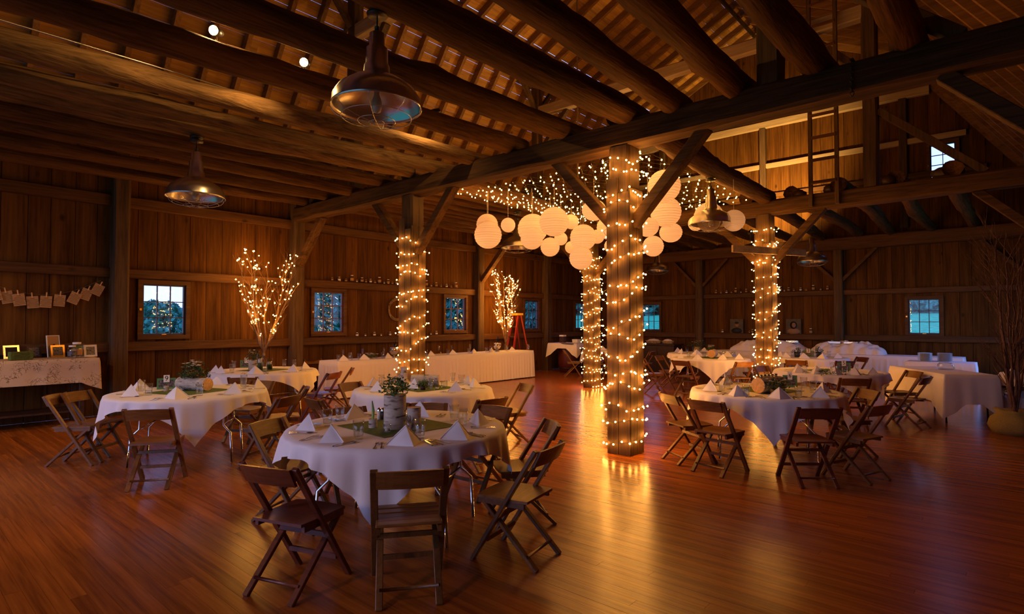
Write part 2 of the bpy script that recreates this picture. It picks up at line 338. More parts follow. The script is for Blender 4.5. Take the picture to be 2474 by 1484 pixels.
# outer siding (blocks light between planks), with the same openings
def outer(wins, a, b, top, mk, parent):
    xs = sorted({a, b} | {w[0] for w in wins} | {w[1] for w in wins}); m = MB()
    for x0, x1 in zip(xs, xs[1:]):
        z = 0; c = (x0+x1)/2
        for w in sorted([w for w in wins if w[0] < c < w[1]], key=lambda q: q[2]): mk(m, x0, x1, z, w[2]); z = w[3]
        mk(m, x0, x1, z, top)
    m.build('outer_siding', M['liner'], parent)
outer(LWIN, YF, YB, ZE, lambda m, a, b, z0, z1: m.box(XL-.07, XL-.045, a, b, z0, z1), wl)
wb = empty('wall_back', kind='structure')
bs = bounds(XL, XR, .24, .34, BWIN[:2])
for x, x1 in zip(bs, bs[1:]):
    d = rr.uniform(0, .008); top = min(roof_z(x), roof_z(x1)) - .03
    for z0, z1 in segs(x, x1, 0, top, BWIN):
        if z1 > z0: MB().box(x+.004, x1-.004, YB+d, YB+.03+d, z0, z1).build('plank', M['wall_z'], wb)
for (a, b) in ((XL, XB), (XB, XC), (XC, XB2), (XB2, XR)):
    pass
m = MB(); xs = sorted({XL, XR, XB, XC, XB2} | {w[0] for w in BWIN} | {w[1] for w in BWIN})
for x0, x1 in zip(xs, xs[1:]):
    z = 0; c = (x0+x1)/2
    def slab(za, zb0, zb1): m.add([(x0,YB+.045,za),(x1,YB+.045,za),(x1,YB+.045,zb1),(x0,YB+.045,zb0),(x0,YB+.07,za),(x1,YB+.07,za),(x1,YB+.07,zb1),(x0,YB+.07,zb0)], [(0,1,2,3),(7,6,5,4),(0,4,5,1),(3,2,6,7),(1,5,6,2),(0,3,7,4)])
    for w in sorted([w for w in BWIN if w[0] < c < w[1]], key=lambda q: q[2]): slab(z, w[2], w[2]); z = w[3]
    slab(z, roof_z(x0), roof_z(x1))
m.build('outer_siding', M['liner'], wb)
# right and near walls, out of frame; wide doorways added for blue sky fill
wr = empty('wall_right', kind='structure')
m = MB(); m.box(XR, XR+.06, YF, 14.0, 0, ZE); m.box(XR, XR+.06, 17.4, YB, 0, ZE); m.box(XR, XR+.06, 14.0, 17.4, 3.0, ZE); m.build('siding', M['wall_z'], wr)
wf = empty('wall_front', kind='structure')
m = MB(); m.box(XL, -11.4, YF-.06, YF, 0, ZE); m.box(-1.0, XR, YF-.06, YF, 0, ZE); m.box(-11.4, -1.0, YF-.06, YF, 3.6, ZE)
m.add([(XL,YF,ZE),(XR,YF,ZE),(XB2,YF,ZBK),(XC,YF,ZR),(XB,YF,ZBK),(XL,YF-.06,ZE),(XR,YF-.06,ZE),(XB2,YF-.06,ZBK),(XC,YF-.06,ZR),(XB,YF-.06,ZBK)], [(0,1,2,3,4),(9,8,7,6,5),(0,5,6,1),(1,6,7,2),(2,7,8,3),(3,8,9,4),(4,9,5,0)])
m.build('siding', M['wall_z'], wf)
# roof
ceil = empty('ceiling', kind='structure')
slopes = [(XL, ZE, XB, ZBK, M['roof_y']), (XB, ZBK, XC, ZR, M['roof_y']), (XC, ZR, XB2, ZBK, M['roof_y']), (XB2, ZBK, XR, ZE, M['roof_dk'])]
rows = [17, 13, 13, 16]
for (x0, z0, x1, z1, mt), nr in zip(slopes, rows):
    dx, dz = (x1-x0)/nr, (z1-z0)/nr; ln = math.hypot(x1-x0, z1-z0); nx, nz = -(z1-z0)/ln, (x1-x0)/ln
    for i in range(nr):
        y = YF + random.uniform(-4, -1)
        g = .003 if (i % 2 == 0) else .0005
        while y < YB:
            L = random.uniform(4.6, 6.6); a, b = max(y, YF), min(y+L, YB+.2)
            if b > a:
                e = random.uniform(0, .012); ux, uz = dx/math.hypot(dx, dz), dz/math.hypot(dx, dz)
                ax, az = x0+dx*i+ux*g+nx*e, z0+dz*i+uz*g+nz*e; bx, bz = x0+dx*(i+1)-ux*g+nx*e, z0+dz*(i+1)-uz*g+nz*e; t = .022
                v = [(ax,a,az),(bx,a,bz),(bx+nx*t,a,bz+nz*t),(ax+nx*t,a,az+nz*t),(ax,b,az),(bx,b,bz),(bx+nx*t,b,bz+nz*t),(ax+nx*t,b,az+nz*t)]
                MB().add(v, [(0,1,2,3),(7,6,5,4),(0,4,5,1),(1,5,6,2),(2,6,7,3),(3,7,4,0)]).build('roof_board', mt, ceil)
            y += L
RD = .17
for (x0, z0, x1, z1, mt) in slopes:
    ln = math.hypot(x1-x0, z1-z0); nx, nz = -(z1-z0)/ln, (x1-x0)/ln; off = RD/2+.004
    y = .5
    pr = None
    me = MB().bar((0, 0, 0), (x1-x0, 0, z1-z0), .085, RD).mesh('rafter', M['raft'])
    while y < YB:
        link('rafter', me, ceil, (x0-nx*off, y, z0-nz*off)); y += .61
def log(p0, p1, r, mat, name='log_joist', parent=None, n=12, seg=14, wob=.05, seed=0, **k):
    rg = random.Random(seed); p0, p1 = Vector(p0), Vector(p1); pts = []; rs = []; a1, a2 = rg.uniform(0, 6), rg.uniform(0, 6)
    for i in range(seg+1):
        t = i/seg; pts.append(p0.lerp(p1, t) + Vector((math.sin(a1+t*5)*wob + rg.uniform(-.012, .012), 0, math.sin(a2+t*4)*wob*.4 + rg.uniform(-.008, .008)))); rs.append(r*(1.06-.14*t)*rg.uniform(.95, 1.05))
    v = []; f = []; n = 14; K = 44; kn = [(rg.uniform(0, K), rg.uniform(0, 2*PI), rg.uniform(.12, .3)) for _ in range(9)]
    for i in range(K+1):
        t = i/K*seg; a = min(int(t), seg-1); q = pts[a].lerp(pts[a+1], t-a); rad = rs[a]+(rs[a+1]-rs[a])*(t-a)
        for j in range(n):
            th = 2*PI*j/n; g = 1 + rg.uniform(-.045, .045) + .05*math.sin(2*th+t*.7+a1) + sum(h*math.exp(-((i-ki)/1.3)**2-((math.sin((th-kt)/2))*5)**2) for ki, kt, h in kn)
            v.append((q.x+math.cos(th)*rad*g, q.y, q.z+math.sin(th)*rad*g))
    for i in range(K):
        for j in range(n): f.append((i*n+j, i*n+(j+1) % n, (i+1)*n+(j+1) % n, (i+1)*n+j))
    f += [tuple(range(n)), tuple(range(K*n+n-1, K*n-1, -1))]
    return MB().add(v, f, True).build(name, mat, parent, **k)
YA, YM = 6.42, 12.2
JX = [-.66, -1.46, -2.22, -2.95, -3.70, -4.58, -5.5, -6.38, -7.1, -7.9, -8.76, -9.70, -10.6, -11.5]
JN = [-.70, -1.50, -2.25, -2.98, -3.72, -4.95, -6.0, -7.05, -7.9, -8.35, -9.1, -9.9, -10.7, -11.55]
for i, x in enumerate(JX):
    r = [.15, .155, .16, .15, .175, .15, .14,   .125, .108, .115, .11, .115, .11, .105][i]
    mat = M['log_old'] if i in (7, 8, 9) else M['log_y']
    log((JN[i]-(x-JN[i])*.3, -1.0, 4.14+r), (x, YA+.16+.1*(i % 3), 4.12+r), r, mat, parent=ceil, seed=i*7+1, n=14, seg=18)
for i, x in enumerate([-3.78, -7.98]): log((x, YA-.12, 4.12+.16), (x+.02, YM+.15, 4.08+.15), .17, M['log_y'], parent=ceil, seed=90+i, n=14)
for i in range(8): log((-8.28-i*.42, YA+.1, 4.2), (-8.28-i*.42, YM, 4.2), .10, M['log_y'], parent=ceil, seed=190+i, n=8, seg=8)
for i in range(14):
    x = -.75 - i*.84; log((x, YM-.1+.1*(i % 2), 4.08+.14), (x-.03, YB-.2, 4.02+.14), .135, M['log_y'], parent=ceil, seed=50+i, n=10)
for x in (-9.62, 2*XC+9.62): MB().bar((x, YF+.2, ZBK-.33), (x, YB-.05, ZBK-.33), .22, .24, c=.01).build('purlin', M['beam_y'], ceil)
MB().bar((XC, YF, ZR-.42), (XC, YB, ZR-.42), .05, .12).build('hay_track', M['black'], ceil)
for x in (XL+.12, XR-.12): MB().bar((x, YF, ZE-.14), (x, YB, ZE-.14), .2, .22, c=.01).build('wall_plate', M['girt_y'], ceil)
# girts and studs
def hewn(p0, p1, w, h, mat, name, parent=None, seed=0, seg=16, amp=.012, **k):
    rg = random.Random(seed); p0, p1 = Vector(p0), Vector(p1); d = (p1-p0).normalized(); up = Vector((0, 0, 1)) if abs(d.z) < .9 else Vector((0, 1, 0)); s = d.cross(up).normalized(); u = s.cross(d)
    v = []; f = []; c = min(w, h)*.12
    prof = [(-w/2+c,-h/2),(w/2-c,-h/2),(w/2,-h/2+c),(w/2,h/2-c),(w/2-c,h/2),(-w/2+c,h/2),(-w/2,h/2-c),(-w/2,-h/2+c)]
    for i in range(seg+1):
        q = p0.lerp(p1, i/seg)
        for (a, b) in prof: v.append(q + s*(a+rg.uniform(-amp, amp)) + u*(b+rg.uniform(-amp, amp)))
    for i in range(seg):
        for j in range(8): f.append((i*8+j, i*8+(j+1) % 8, i*8+8+(j+1) % 8, i*8+8+j))
    f += [tuple(range(7, -1, -1)), tuple(range(seg*8, seg*8+8))]
    return MB().add(v, f).build(name, mat, parent, **k)
GL = [3.05, YA, YM, 15.5, YB-.1]
bays = [(-3.9, 3.05), (3.05, YA), (YA, YM), (YM, 15.5), (15.5, YB)]
for bi, (a, b) in enumerate(bays):
    for z, h, dz in ((1.20, .17, 0), (2.53, .17, 0), (3.82, .2, 0)):
        hewn((XL+.06, a+.12, z+(.05 if bi == 0 and z > 2 else 0)), (XL+.06, b-.12, z), .12, h, M['girt_y'], 'girt', wl, seed=int(a*10+z*100), seg=8, amp=.006)
for (a, b) in ((XL, -7.95), (-7.95, -3.8), (-3.8, XR)):
    for z, h in ((1.20, .17), (2.50, .15)):
        hewn((a+.12, YB-.06, z), (b-.12, YB-.06, z), .12, h, M['girt_x'], 'girt', wb, seed=int(a*10+z*100)+900, seg=8, amp=.006)
# gable framing
hewn((XL+.9, YB-.07, 5.6), (XR-.9, YB-.07, 5.6), .1, .14, M['girt_x'], 'girt', wb, seed=5, amp=.004)
hewn((-10.9, YB-.07, 6.55), (-.85, YB-.07, 6.55), .1, .15, M['pale_x'], 'girt', wb, seed=6, amp=.004)
hewn((-10.2, YB-.09, 7.85), (-1.6, YB-.09, 7.85), .14, .22, M['pale_x'], 'girt', wb, seed=8, amp=.006)
for x, z1 in ((XC-.02, 7.75), (-9.3, 7.75), (-2.2, 7.75)): MB().cham(x-.09, x+.09, YB-.17, YB-.02, 4.2, z1, .008).build('stud', M['post_z'], wb)
for x in (XL+.13, -7.95, -3.8, XR-.12): hewn((x, YB-.13, 0), (x, YB-.13, 3.75), .24, .24, M['post_z'], 'wall_post', wb, seed=int(-x*10), seg=8, amp=.006)
for yy in GL[:4]: hewn((XL+.13, yy, 0), (XL+.13, yy, ZE-.25), .26, .26, M['post_z'], 'wall_post', wl, seed=int(yy*10), seg=9, amp=.008)
for yy in GL[:4]: hewn((XR-.14, yy, 0), (XR-.14, yy, ZE-.25), .22, .22, M['post_z'], 'wall_post', wr, seed=int(yy*10), seg=9, amp=.006)
hewn((XL+.1, YB-.16, 3.9), (XR-.05, YB-.16, 3.9), .26, .36, M['girt_x'], 'rear_tie_beam', wb, seed=44, amp=.01)
for x, s in ((-7.95, 1), (-7.95, -1), (-3.8, 1), (-3.8, -1), (XR-.12, -1), (XL+.13, 1)):
    MB().bar((x+s*.1, YB-.13, 2.85), (x+s*.95, YB-.13, 3.74), .09, .11, up=(0, 1, 0), c=.006).build('brace', M['girt_x'], wb)
# ------------------------------------------------------------------ the two great tie beams with queen posts (top-level)
def tie(y, name_l, seed, h, w, zb):
    r = empty('tie_beam', (0, y, 0), label=name_l, cat='beam')
    hewn((XL+.2, 0, zb+h/2), (XR-.05, 0, zb+h/2), w, h, M['beam_x'], 'beam', r, seed=seed, seg=26, amp=.014)
    for x, s in ((XL+.26, 1), (XR+.05, -1)):
        MB().bar((x, 0, zb-.95), (x+s*.95, 0, zb+.02), .13, .15, up=(0, 1, 0), c=.008).build('brace', M['beam_x'], r)
    for x in (-9.78, 2*XC+9.78):
        hewn((x, 0, zb+h), (x, 0, ZBK-.45), .24, .24, M['post_z'], 'queen_post', r, seed=seed+int(x), seg=8, amp=.008)
    hewn((-9.7, 0, 7.4), (2*XC+9.7, 0, 7.4), .2, .28, M['pale_x'], 'collar_beam', r, seed=seed+5, amp=.008)
    for x, s in ((-9.66, 1), (2*XC+9.66, -1)):
        MB().bar((x, 0, 6.3), (x+s*.9, 0, 7.26), .12, .13, up=(0, 1, 0), c=.006).build('brace', M['post_z'], r)
    for x, s in ((-9.9, -1), (2*XC+9.9, 1)):
        MB().bar((x, 0, 5.5), (x+s*1.5, 0, zb+h), .12, .16, up=(0, 1, 0), c=.006).build('brace', M['post_z'], r)
    for x in (-9.78, 2*XC+9.78):
        for s in (1, -1): MB().bar((x, s*.1, 7.5), (x, s*1.0, ZBK-.5), .1, .12, up=(1, 0, 0), c=.006).build('brace', M['post_z'], r)
    return r
TA = tie(YA, 'long hewn tie beam crossing over the round tables in front, resting on two lit posts', 11, .32, .3, 3.86)
TB = tie(YM, 'rear hewn tie beam behind the paper lanterns, resting on the two farther lit posts', 23, .30, .28, 3.82)
# ------------------------------------------------------------------ posts wrapped in fairy lights
bulb_me = None
def bulb_mesh(r, name):
    m = MB(); v = []; n = 6
    m.lathe([(0.0001, -r*1.1), (r*.75, -r*.6), (r, 0), (r*.7, r*.7), (.0001, r*1.2)], n); return m.mesh(name, M['bulb'])
B_S = bulb_mesh(.0105, 'bulb'); B_M = bulb_mesh(.0115, 'bulb'); B_L = bulb_mesh(.0115, 'bulb')
def string(parent, pts_bulb, wire_pts, me, cap=300, wr=.0028):
    w = MB()
    for chain in wire_pts: w.tube(chain, wr, 3, False)
    w.build('wire', M['wire'], parent)
    for i, p in enumerate(pts_bulb[:cap]):
        o = link('bulb', me, parent, p); o.rotation_euler = (random.uniform(0, 2), random.uniform(0, 2), 0)
    if len(pts_bulb) > cap:
        m = MB()
        for p in pts_bulb[cap:]:
            m.add([tuple(v.co) for v in me.vertices], [tuple(q.vertices) for q in me.polygons], True, TR(*p))
        m.build('further_bulbs', M['bulb'], parent, kind='stuff')
def square_pt(t, h):
    t = (t % 1)*4; k = int(t); u = (t-k)*2-1
    return [(u*h, -h), (h, u*h), (-u*h, h), (-h, -u*h)][k]
def lit_post(x, y, hw, top, zt, turns, nb, me, label, slabel, seed, z0=.03, braces=True):
    r = empty('post', (x, y, 0), label=label, cat='post')
    rg = random.Random(seed)
    # built-up post: planks on a core
    hewn((0, 0, 0), (0, 0, top), hw*2-.03, hw*2-.03, M['post_z'], 'core', r, seed=seed, seg=10, amp=.004)
    for s in (-1, 1):
        MB().cham(s*hw/2-hw/2+.003, s*hw/2+hw/2-.003, -hw-.006, -hw+.016, 0, top-.5-.1*s, .003).build('face_board', M['post_z'], r)
        MB().cham(hw-.016, hw+.006, s*hw/2-hw/2+.003, s*hw/2+hw/2-.003, 0, top-.55, .003).build('face_board', M['post_z'], r)
    if braces:
        for s in (1, -1):
            MB().bar((s*hw*.8, 0, top-1.0), (s*(hw+.92), 0, top+.03), .13, .15, up=(0, 1, 0), c=.008).build('brace', M['beam_x'], r)
    st = empty('string_lights', (x, y, 0), label=slabel, cat='string lights', group='fairy lights wound round the posts')
    chain = []; bl = []; n = nb*3; h = hw+.022; ph = rg.random()
    for i in range(n+1):
        t = i/n; a = t*turns + ph; wob = .06*math.sin(a*2*PI+t*9) + .05*math.sin(a*2.7+2) + .03*math.sin(a*17)
        px, py = square_pt(a, h + rg.uniform(0, .012)); z = z0 + (zt-z0)*t + wob*min(1, t*6)
        z = max(.012, z); chain.append(Vector((px, py, z)))
        if i % 3 == 0 or rg.random() < .06:
            o = Vector((px, py, 0)).normalized()*rg.uniform(.012, .035); bl.append(Vector((px, py, max(.016, z+rg.uniform(-.02, .025)))) + o)
    string(st, bl, [chain], me); return r
P = {1: (-7.97, YA), 2: (-3.72, YA), 3: (-8.02, YM), 4: (-3.80, YM)}
lit_post(*P[2], .165, 3.87, 3.82, 17, 250, B_M, 'thick square wooden post nearest the camera, standing on open floor', 'fairy lights spiralling up the nearest square post', 5)
lit_post(*P[1], .165, 3.87, 3.2, 14, 205, B_M, 'square wooden post standing in front of the long head table', 'fairy lights wound round the post in front of the head table', 6)
lit_post(*P[3], .155, 3.83, 3.4, 21, 280, B_L, 'slim square wooden post farthest back beside the dance floor, hung with dense lights', 'dense fairy lights wound round the farthest post', 8)
lit_post(*P[4], .165, 3.83, 3.55, 18, 230, B_L, 'square wooden post among the tables by the buffet, with a board nailed across', 'fairy lights wound round the post carrying the cross board', 9)
a = at_d(1769, 602, 11.05); b = at_d(1946, 612, 11.75); b.z = a.z = 3.07
cb = MB().bar(a, b, .045, .14, c=.004).build('cross_board', M['pale_x']); put(cb, 'pale horizontal board nailed across the lit post near the buffet', 'board')
# light net canopy
cn = empty('light_canopy', (0, 0, 0), label='net of fairy lights stretched as a canopy between two log joists above the lanterns', cat='string lights')
nx_, ny_ = 20, 24; cx0, cx1, cy0, cy1 = -7.82, -3.92, 7.15, 11.35
def netp(u, v):
    sag = .17*math.sin(PI*u)*(.5+.5*math.sin(PI*v)); return Vector((cx0+(cx1-cx0)*u, cy0+(cy1-cy0)*v, 4.08 - sag))
chains = []; bl = []; rg = random.Random(12)
for i in range(nx_+1):
    for sg in (1, -1):
        ch = []
        for j in range(ny_+1):
            u = (i + sg*(.5 if j % 2 else 0))/nx_; u = min(1, max(0, u)); ch.append(netp(u, j/ny_) + Vector((0, 0, rg.uniform(-.02, .01))))
        chains.append(ch)
    for j in range(ny_+1):
        u = (i + (.5 if j % 2 else 0))/nx_
        if u <= 1 and rg.random() < .97: bl.append(netp(u, j/ny_) + Vector((rg.uniform(-.05, .05), rg.uniform(-.05, .05), rg.uniform(-.07, .0))))
rg.shuffle(bl); string(cn, bl, chains, bulb_mesh(.0112, 'bulb'), wr=.0022)
# paper lanterns
LN = [(1177,543,26,.20),(1179,568,33,.25),(1227.5,544,17.5,.13),(1287,553,36,.275),(1285,576,27,.2),(1339,536,35.5,.25),(1380,536,18,.15),(1355,577,16,.125),(1329,597,23,.18),
      (1435,508,29,.2),(1409,574,31.5,.23),(1443,572,17,.13),(1380,598,15,.13),(1403.5,623.5,28,.2),(1471,550,29,.22),(1478,595,18,.15),(1604.5,450,39,.25),(1608.5,512,36.5,.25),
      (1564.8,549,26.5,.18),(1620.7,562,27,.19),(1578,595,25,.18),(1712,524,34.5,.25),(1681,540,18,.15),(1773,533,26,.18)]
LLAB = ['medium, peeking above the big one over the head table', 'big lantern lowest of the pair hanging over the head table', 'small single lantern hanging free beside the brass-coloured pendant lamp', 'very large lantern overlapping the pendant lamp over the head table', 'medium, half hidden under the very large one',
 'large lantern hanging right under the brightest tangle of the light net', 'small lantern tucked behind the large one under the light net', 'smallest lantern of the cluster, low between two bigger ones', 'medium lantern lowest beneath the smallest one', 'slightly flattened lantern touching the left brace of the nearest post',
 'large lantern above the lowest lantern of the cluster', 'small lantern peeping out behind the large one near the nearest post', 'small lantern almost hidden behind two larger ones low in the cluster', 'lowest lantern of the whole cluster, medium sized', 'large, half hidden behind the left side of nearest post', 'small, peeking out low left of the nearest post',
 'highest lantern, crossed by the right brace of the nearest post', 'large lantern directly below the highest one', 'flattened lantern just right of the nearest post', 'medium lantern lower right of the three beside the nearest post', 'medium lantern lowest on the right side of the nearest post', 'large lantern behind the bell-shaped pendant lamp near the right end', 'small lantern at the left rim of the pendant lamp near the right end', 'lantern farthest right, beside the bell-shaped pendant lamp']
def lantern_mesh(flat=1.0):
    prof = []; n = 26
    for i in range(n+1):
        t = -PI/2 + PI*(i/n); t = max(-1.44, min(1.44, t)); rib = 1 + (.018 if i % 2 else -.016); prof.append((math.cos(t)*rib, math.sin(t)*flat))
    return MB().lathe(prof, 28, smooth=True).mesh('lantern_globe', M['lantern'])
LM = [lantern_mesh(), lantern_mesh(.88)]
def ribs_mesh(flat):
    m = MB()
    for i in range(1, 17):
        t = -1.44 + 2.88*i/17; m.tube([(1.006*math.cos(t)*math.cos(a*PI/14), 1.006*math.cos(t)*math.sin(a*PI/14), math.sin(t)*flat*1.003) for a in range(29)], .009, 3, False)
    return m.mesh('rib_rings', M['ribpaper'])
M['ribpaper'] = plain('tan_rib_paper', (.55, .42, .3), .9)
RBM = [ribs_mesh(1.0), ribs_mesh(.88)]
for i, (px, py, rp, rr_) in enumerate(LN):
    d = rr_*F/rp; p = at_d(px, py, d); flat = i in (9, 18, 19)
    r = empty('paper_lantern', p, label='paper globe, ' + LLAB[i], cat='paper lantern', group='paper lanterns hanging below the light canopy')
    g = link('globe', LM[1 if flat else 0], r); g.scale = (rr_, rr_, rr_); g = link('rib_rings', RBM[1 if flat else 0], r); g.scale = (rr_, rr_, rr_)
    MB().tube([(0, 0, rr_*.97), (0, 0, 4.05-p.z)], .0022, 4).build('cord', M['white'], r)
    MB().lathe([(rr_*.14, rr_*.97), (rr_*.15, rr_*.985), (rr_*.14, rr_*1.0)], 10).build('wire_ring', M['metal'], r)
    lamp('lantern_fill', 'POINT', p, 0.95*(rr_/.2)**2, (1, .50, .22), r=rr_*.5)  # point lamp added inside each globe to brighten its paper
# ------------------------------------------------------------------ pendant lamps
def pendant_proto():
    r = empty('pendant_lamp')
    prof = [(.032,.62),(.06,.60),(.062,.50),(.085,.48),(.087,.36),(.10,.34),(.105,.27),(.15,.245),(.2,.22),(.30,.15),(.345,.08),(.35,.02),(.356,0),(.35,0),(.34,.02),(.332,.07),(.29,.13),(.19,.19),(.1,.22),(.02,.225)]
    MB().lathe(prof, 40).build('shade', M['metal'], r)
    MB().lathe([(.001,-.04),(.03,-.03),(.045,.01),(.04,.06),(.022,.11),(.02,.2)], 14).build('light_bulb', M['bulbglass'], r)
    c = MB()
    for k in range(8):
        a = k*PI/4; pts = []
        for i in range(9):
            t = i/8; rad = .355*math.cos(t*PI/2*.97); z = -.115*math.sin(t*PI/2); pts.append((rad*math.cos(a), rad*math.sin(a), z))
        c.tube(pts, .0028, 4, False)
    for f in (.0, .45, .75, .92):
        rad = .355*math.cos(f*PI/2*.97); z = -.115*math.sin(f*PI/2); c.tube([(rad*math.cos(t*PI/14), rad*math.sin(t*PI/14), z) for t in range(29)], .0028, 4, False)
    c.build('wire_cage', M['metal'], r)
    MB().tube([(0, 0, .6), (0, 0, .66)], .02, 8).build('socket_cap', M['black'], r)
    return r
def cord(r, top):
    MB().tube([(0, 0, .64), (0, 0, top)], .007, 6).build('cord', M['black'], r); MB().lathe([(.001, top), (.08, top), (.085, top+.02), (.05, top+.035), (.001, top+.035)], 20).build('canopy_plate', M['black'], r)
lamps = [((910, 262), 4.53, 'large steel bell-shaped pendant lamp with wire cage, nearest of all, hanging high in front'), ((473, 478), 7.55, 'steel caged pendant lamp hanging above the table numbered 9'), ((1250, 599), 12.7, 'caged pendant lamp with brassy shine hanging over the head table beside the lanterns'),
         ((1718, 543), 9.7, 'caged pendant lamp hanging in front of the lanterns nearest the buffet side'), ((1588, 655), 18.3, 'small distant caged pendant lamp hanging before the dark back wall'), ((1962, 633), 14.6, 'caged pendant lamp hanging to the right of the post with the cross board')]
pp = pendant_proto()
for i, ((px, py), d, lab) in enumerate(lamps):
    o = pp if i == 0 else copy_tree(pp)
    p = at_d(px, py, d); o.location = p; put(o, lab, 'pendant lamp', 'barn pendant lamps'); cord(o, 4.09 - p.z if i != 0 else 4.1 - p.z)
# spot lights clamped on a log
def spot(px, py, d, lab, tgt, on, power=0, off=.0):
    p = at_d(px, py, d); dr = (Vector(tgt)-p).normalized(); r = empty('spot_light', p, label=lab, cat='spotlight', group='small black spotlights clamped on the logs')
    q = dr.to_track_quat('Z', 'Y').to_matrix().to_4x4()
    MB().lathe([(.001,-.10),(.03,-.10),(.045,-.03),(.05,.05),(.046,.05),(.04,-.02),(.001,-.06)], 14, q).build('housing', M['black'], r)
    MB().lathe([(.001,.045),(.014,.045),(.022,.025),(.018,-.02)], 12, q).build('lamp_bulb', M['spotbulb'] if on else M['bulbglass'], r)
    MB().tube([(0, 0, -.04), (0, 0, -.2)], .012, 6).lathe([(.001,-.215),(.035,-.215),(.035,-.19),(.001,-.185)], 10).build('stand', M['black'], r)
    if power: lamp('spot_glow', 'POINT', p + dr*.07, power, (1, .55, .17), r=.016)
spot(522, 76, 5.65, 'small black spotlight with lit bulb, highest and nearest on the log', (-3.2, -1, 3.4), True, 30)
spot(738, 152, 6.45, 'small glaring spotlight on the log left of the large pendant lamp', (-2.0, -1.5, 2.6), True, 62)
spot(1047, 272, 8.0, 'small spotlight on the log right of the large pendant lamp', (-9, 2.5, 3), True, 18)
spot(1813, 561, 13.5, 'tiny black spotlight under the rear beam by the post with cross board', (-4.5, YB, 6.2), True, 0)
lamp('gable_spot', 'SPOT', (-5.0, YB-2.1, 4.55), 700, (1, .56, .15), r=.04, target=(-5.9, YB, 6.2), angle=120, blend=1)
lamp('upper_roof_spot', 'SPOT', (-6.9, YM+.3, 4.6), 160, (1, .56, .18), r=.05, target=(-8.2, 9, 8), angle=120, blend=.9)  # warm lamp behind the rear tie beam, aimed up at the left roof
for x, y in ((-3.7, -2.6), (-8.0, -2.6), (-11.0, -1.4)): lamp('warm_fill_behind_camera', 'SPOT', (x, y, 3.3), 75, (1, .48, .18), r=.12, target=(x+.1, y+.9, 0), angle=150, blend=.6)  # unseen warm fill lamps added to brighten the front tables
# ------------------------------------------------------------------ furniture prototypes
TZ = .80; TR_ = .865
def chair_proto(seat_kind, mx, mz, mseat):
    r = empty('folding_chair')
    for s in (-1, 1):
        MB().bar((s*.205, -.27, .80), (s*.205, .23, .0), .028, .045, up=(1, 0, 0), c=.004).build('upright', mz, r)
        MB().bar((s*.172, .16, .41), (s*.172, -.26, .0), .026, .042, up=(1, 0, 0), c=.004).build('leg', mz, r)
        MB().box(s*.18-.012, s*.18+.012, -.17, .19, .395, .43).build('seat_rail', mz, r)
    m = MB(); n = 8; v = []; f = []
    for i in range(n+1):
        x = -.192+.384*i/n; b = -.022*(1-(2*i/n-1)**2)
        for (yy, zz) in ((-.247, .685), (-.267, .685), (-.267-.055, .795), (-.247-.055, .795)): v.append((x, yy+b+.018, zz + (.006*(1-(2*i/n-1)**2) if zz > .7 else 0)))
    for i in range(n):
        for j in range(4): f.append((i*4+j, i*4+(j+1) % 4, i*4+4+(j+1) % 4, i*4+4+j))
    f += [(0,1,2,3), (n*4+3, n*4+2, n*4+1, n*4)]
    m.add(v, f).build('backrest', mx, r)
    if seat_kind == 'slats':
        for k in range(5):
            y0 = -.18+.078*k; MB().cham(-.195, .195, y0, y0+.07, .432+.004*abs(k-2), .45+.004*abs(k-2), .004).build('seat_slat', mseat, r)
    else:
        m = MB(); v = []; f = []; nx2, ny2 = 8, 8
        for top in (0, 1):
            for i in range(nx2+1):
                for j in range(ny2+1):
                    u, w = 2*i/nx2-1, 2*j/ny2-1; wd = .198 if w > -.5 else .198-.02*(abs(w)-.5); x = u*wd; yy = w*.195+.0 + (.02*(1-u*u) if j == ny2 else 0)
                    v.append((x, yy, (.432 if not top else .450) - .012*(1-u*u)*(1-w*w) ))
        K = (nx2+1)*(ny2+1)
        for i in range(nx2):
            for j in range(ny2):
                a = i*(ny2+1)+j; f.append((a, a+1, a+ny2+2, a+ny2+1)); f.append((K+a, K+a+ny2+1, K+a+ny2+2, K+a+1))
        for i in range(nx2):
            for j in (0, ny2):
                a = i*(ny2+1)+j; b = a+ny2+1; f.append((a, b, K+b, K+a) if j == 0 else (b, a, K+a, K+b))
        for j in range(ny2):
            for i in (0, nx2):
                a = i*(ny2+1)+j; b = a+1; f.append((b, a, K+a, K+b) if i == 0 else (a, b, K+b, K+a))
        m.add(v, f).build('seat', mseat, r)
    # stretchers: two between the rear legs, two between the uprights
    MB().tube([(-.172, -.19, .085), (.172, -.19, .085)], .011, 6).build('stretcher', mz, r)
    MB().box(-.19, .19, .02, .04, .305, .335).build('stretcher', mz, r)
    MB().box(-.19, .19, .115, .135, .135, .165).build('stretcher', mz, r)
    return r
CP = {'solid': chair_proto('solid', M['chair_x'], M['chair'], M['chair_x']), 'slats': chair_proto('slats', M['chair_x'], M['chair'], M['chair_x']), 'dark': chair_proto('solid', M['chair_dk'], M['chair_dk'], M['chair_dk'])}
used = set()
def chair(kind, x, y, rz, label, group):
    o = CP[kind] if kind not in used else copy_tree(CP[kind]); used.add(kind)
    o.location = (x, y, 0); o.rotation_euler = (0, 0, rz); return put(o, label, 'chair', group)
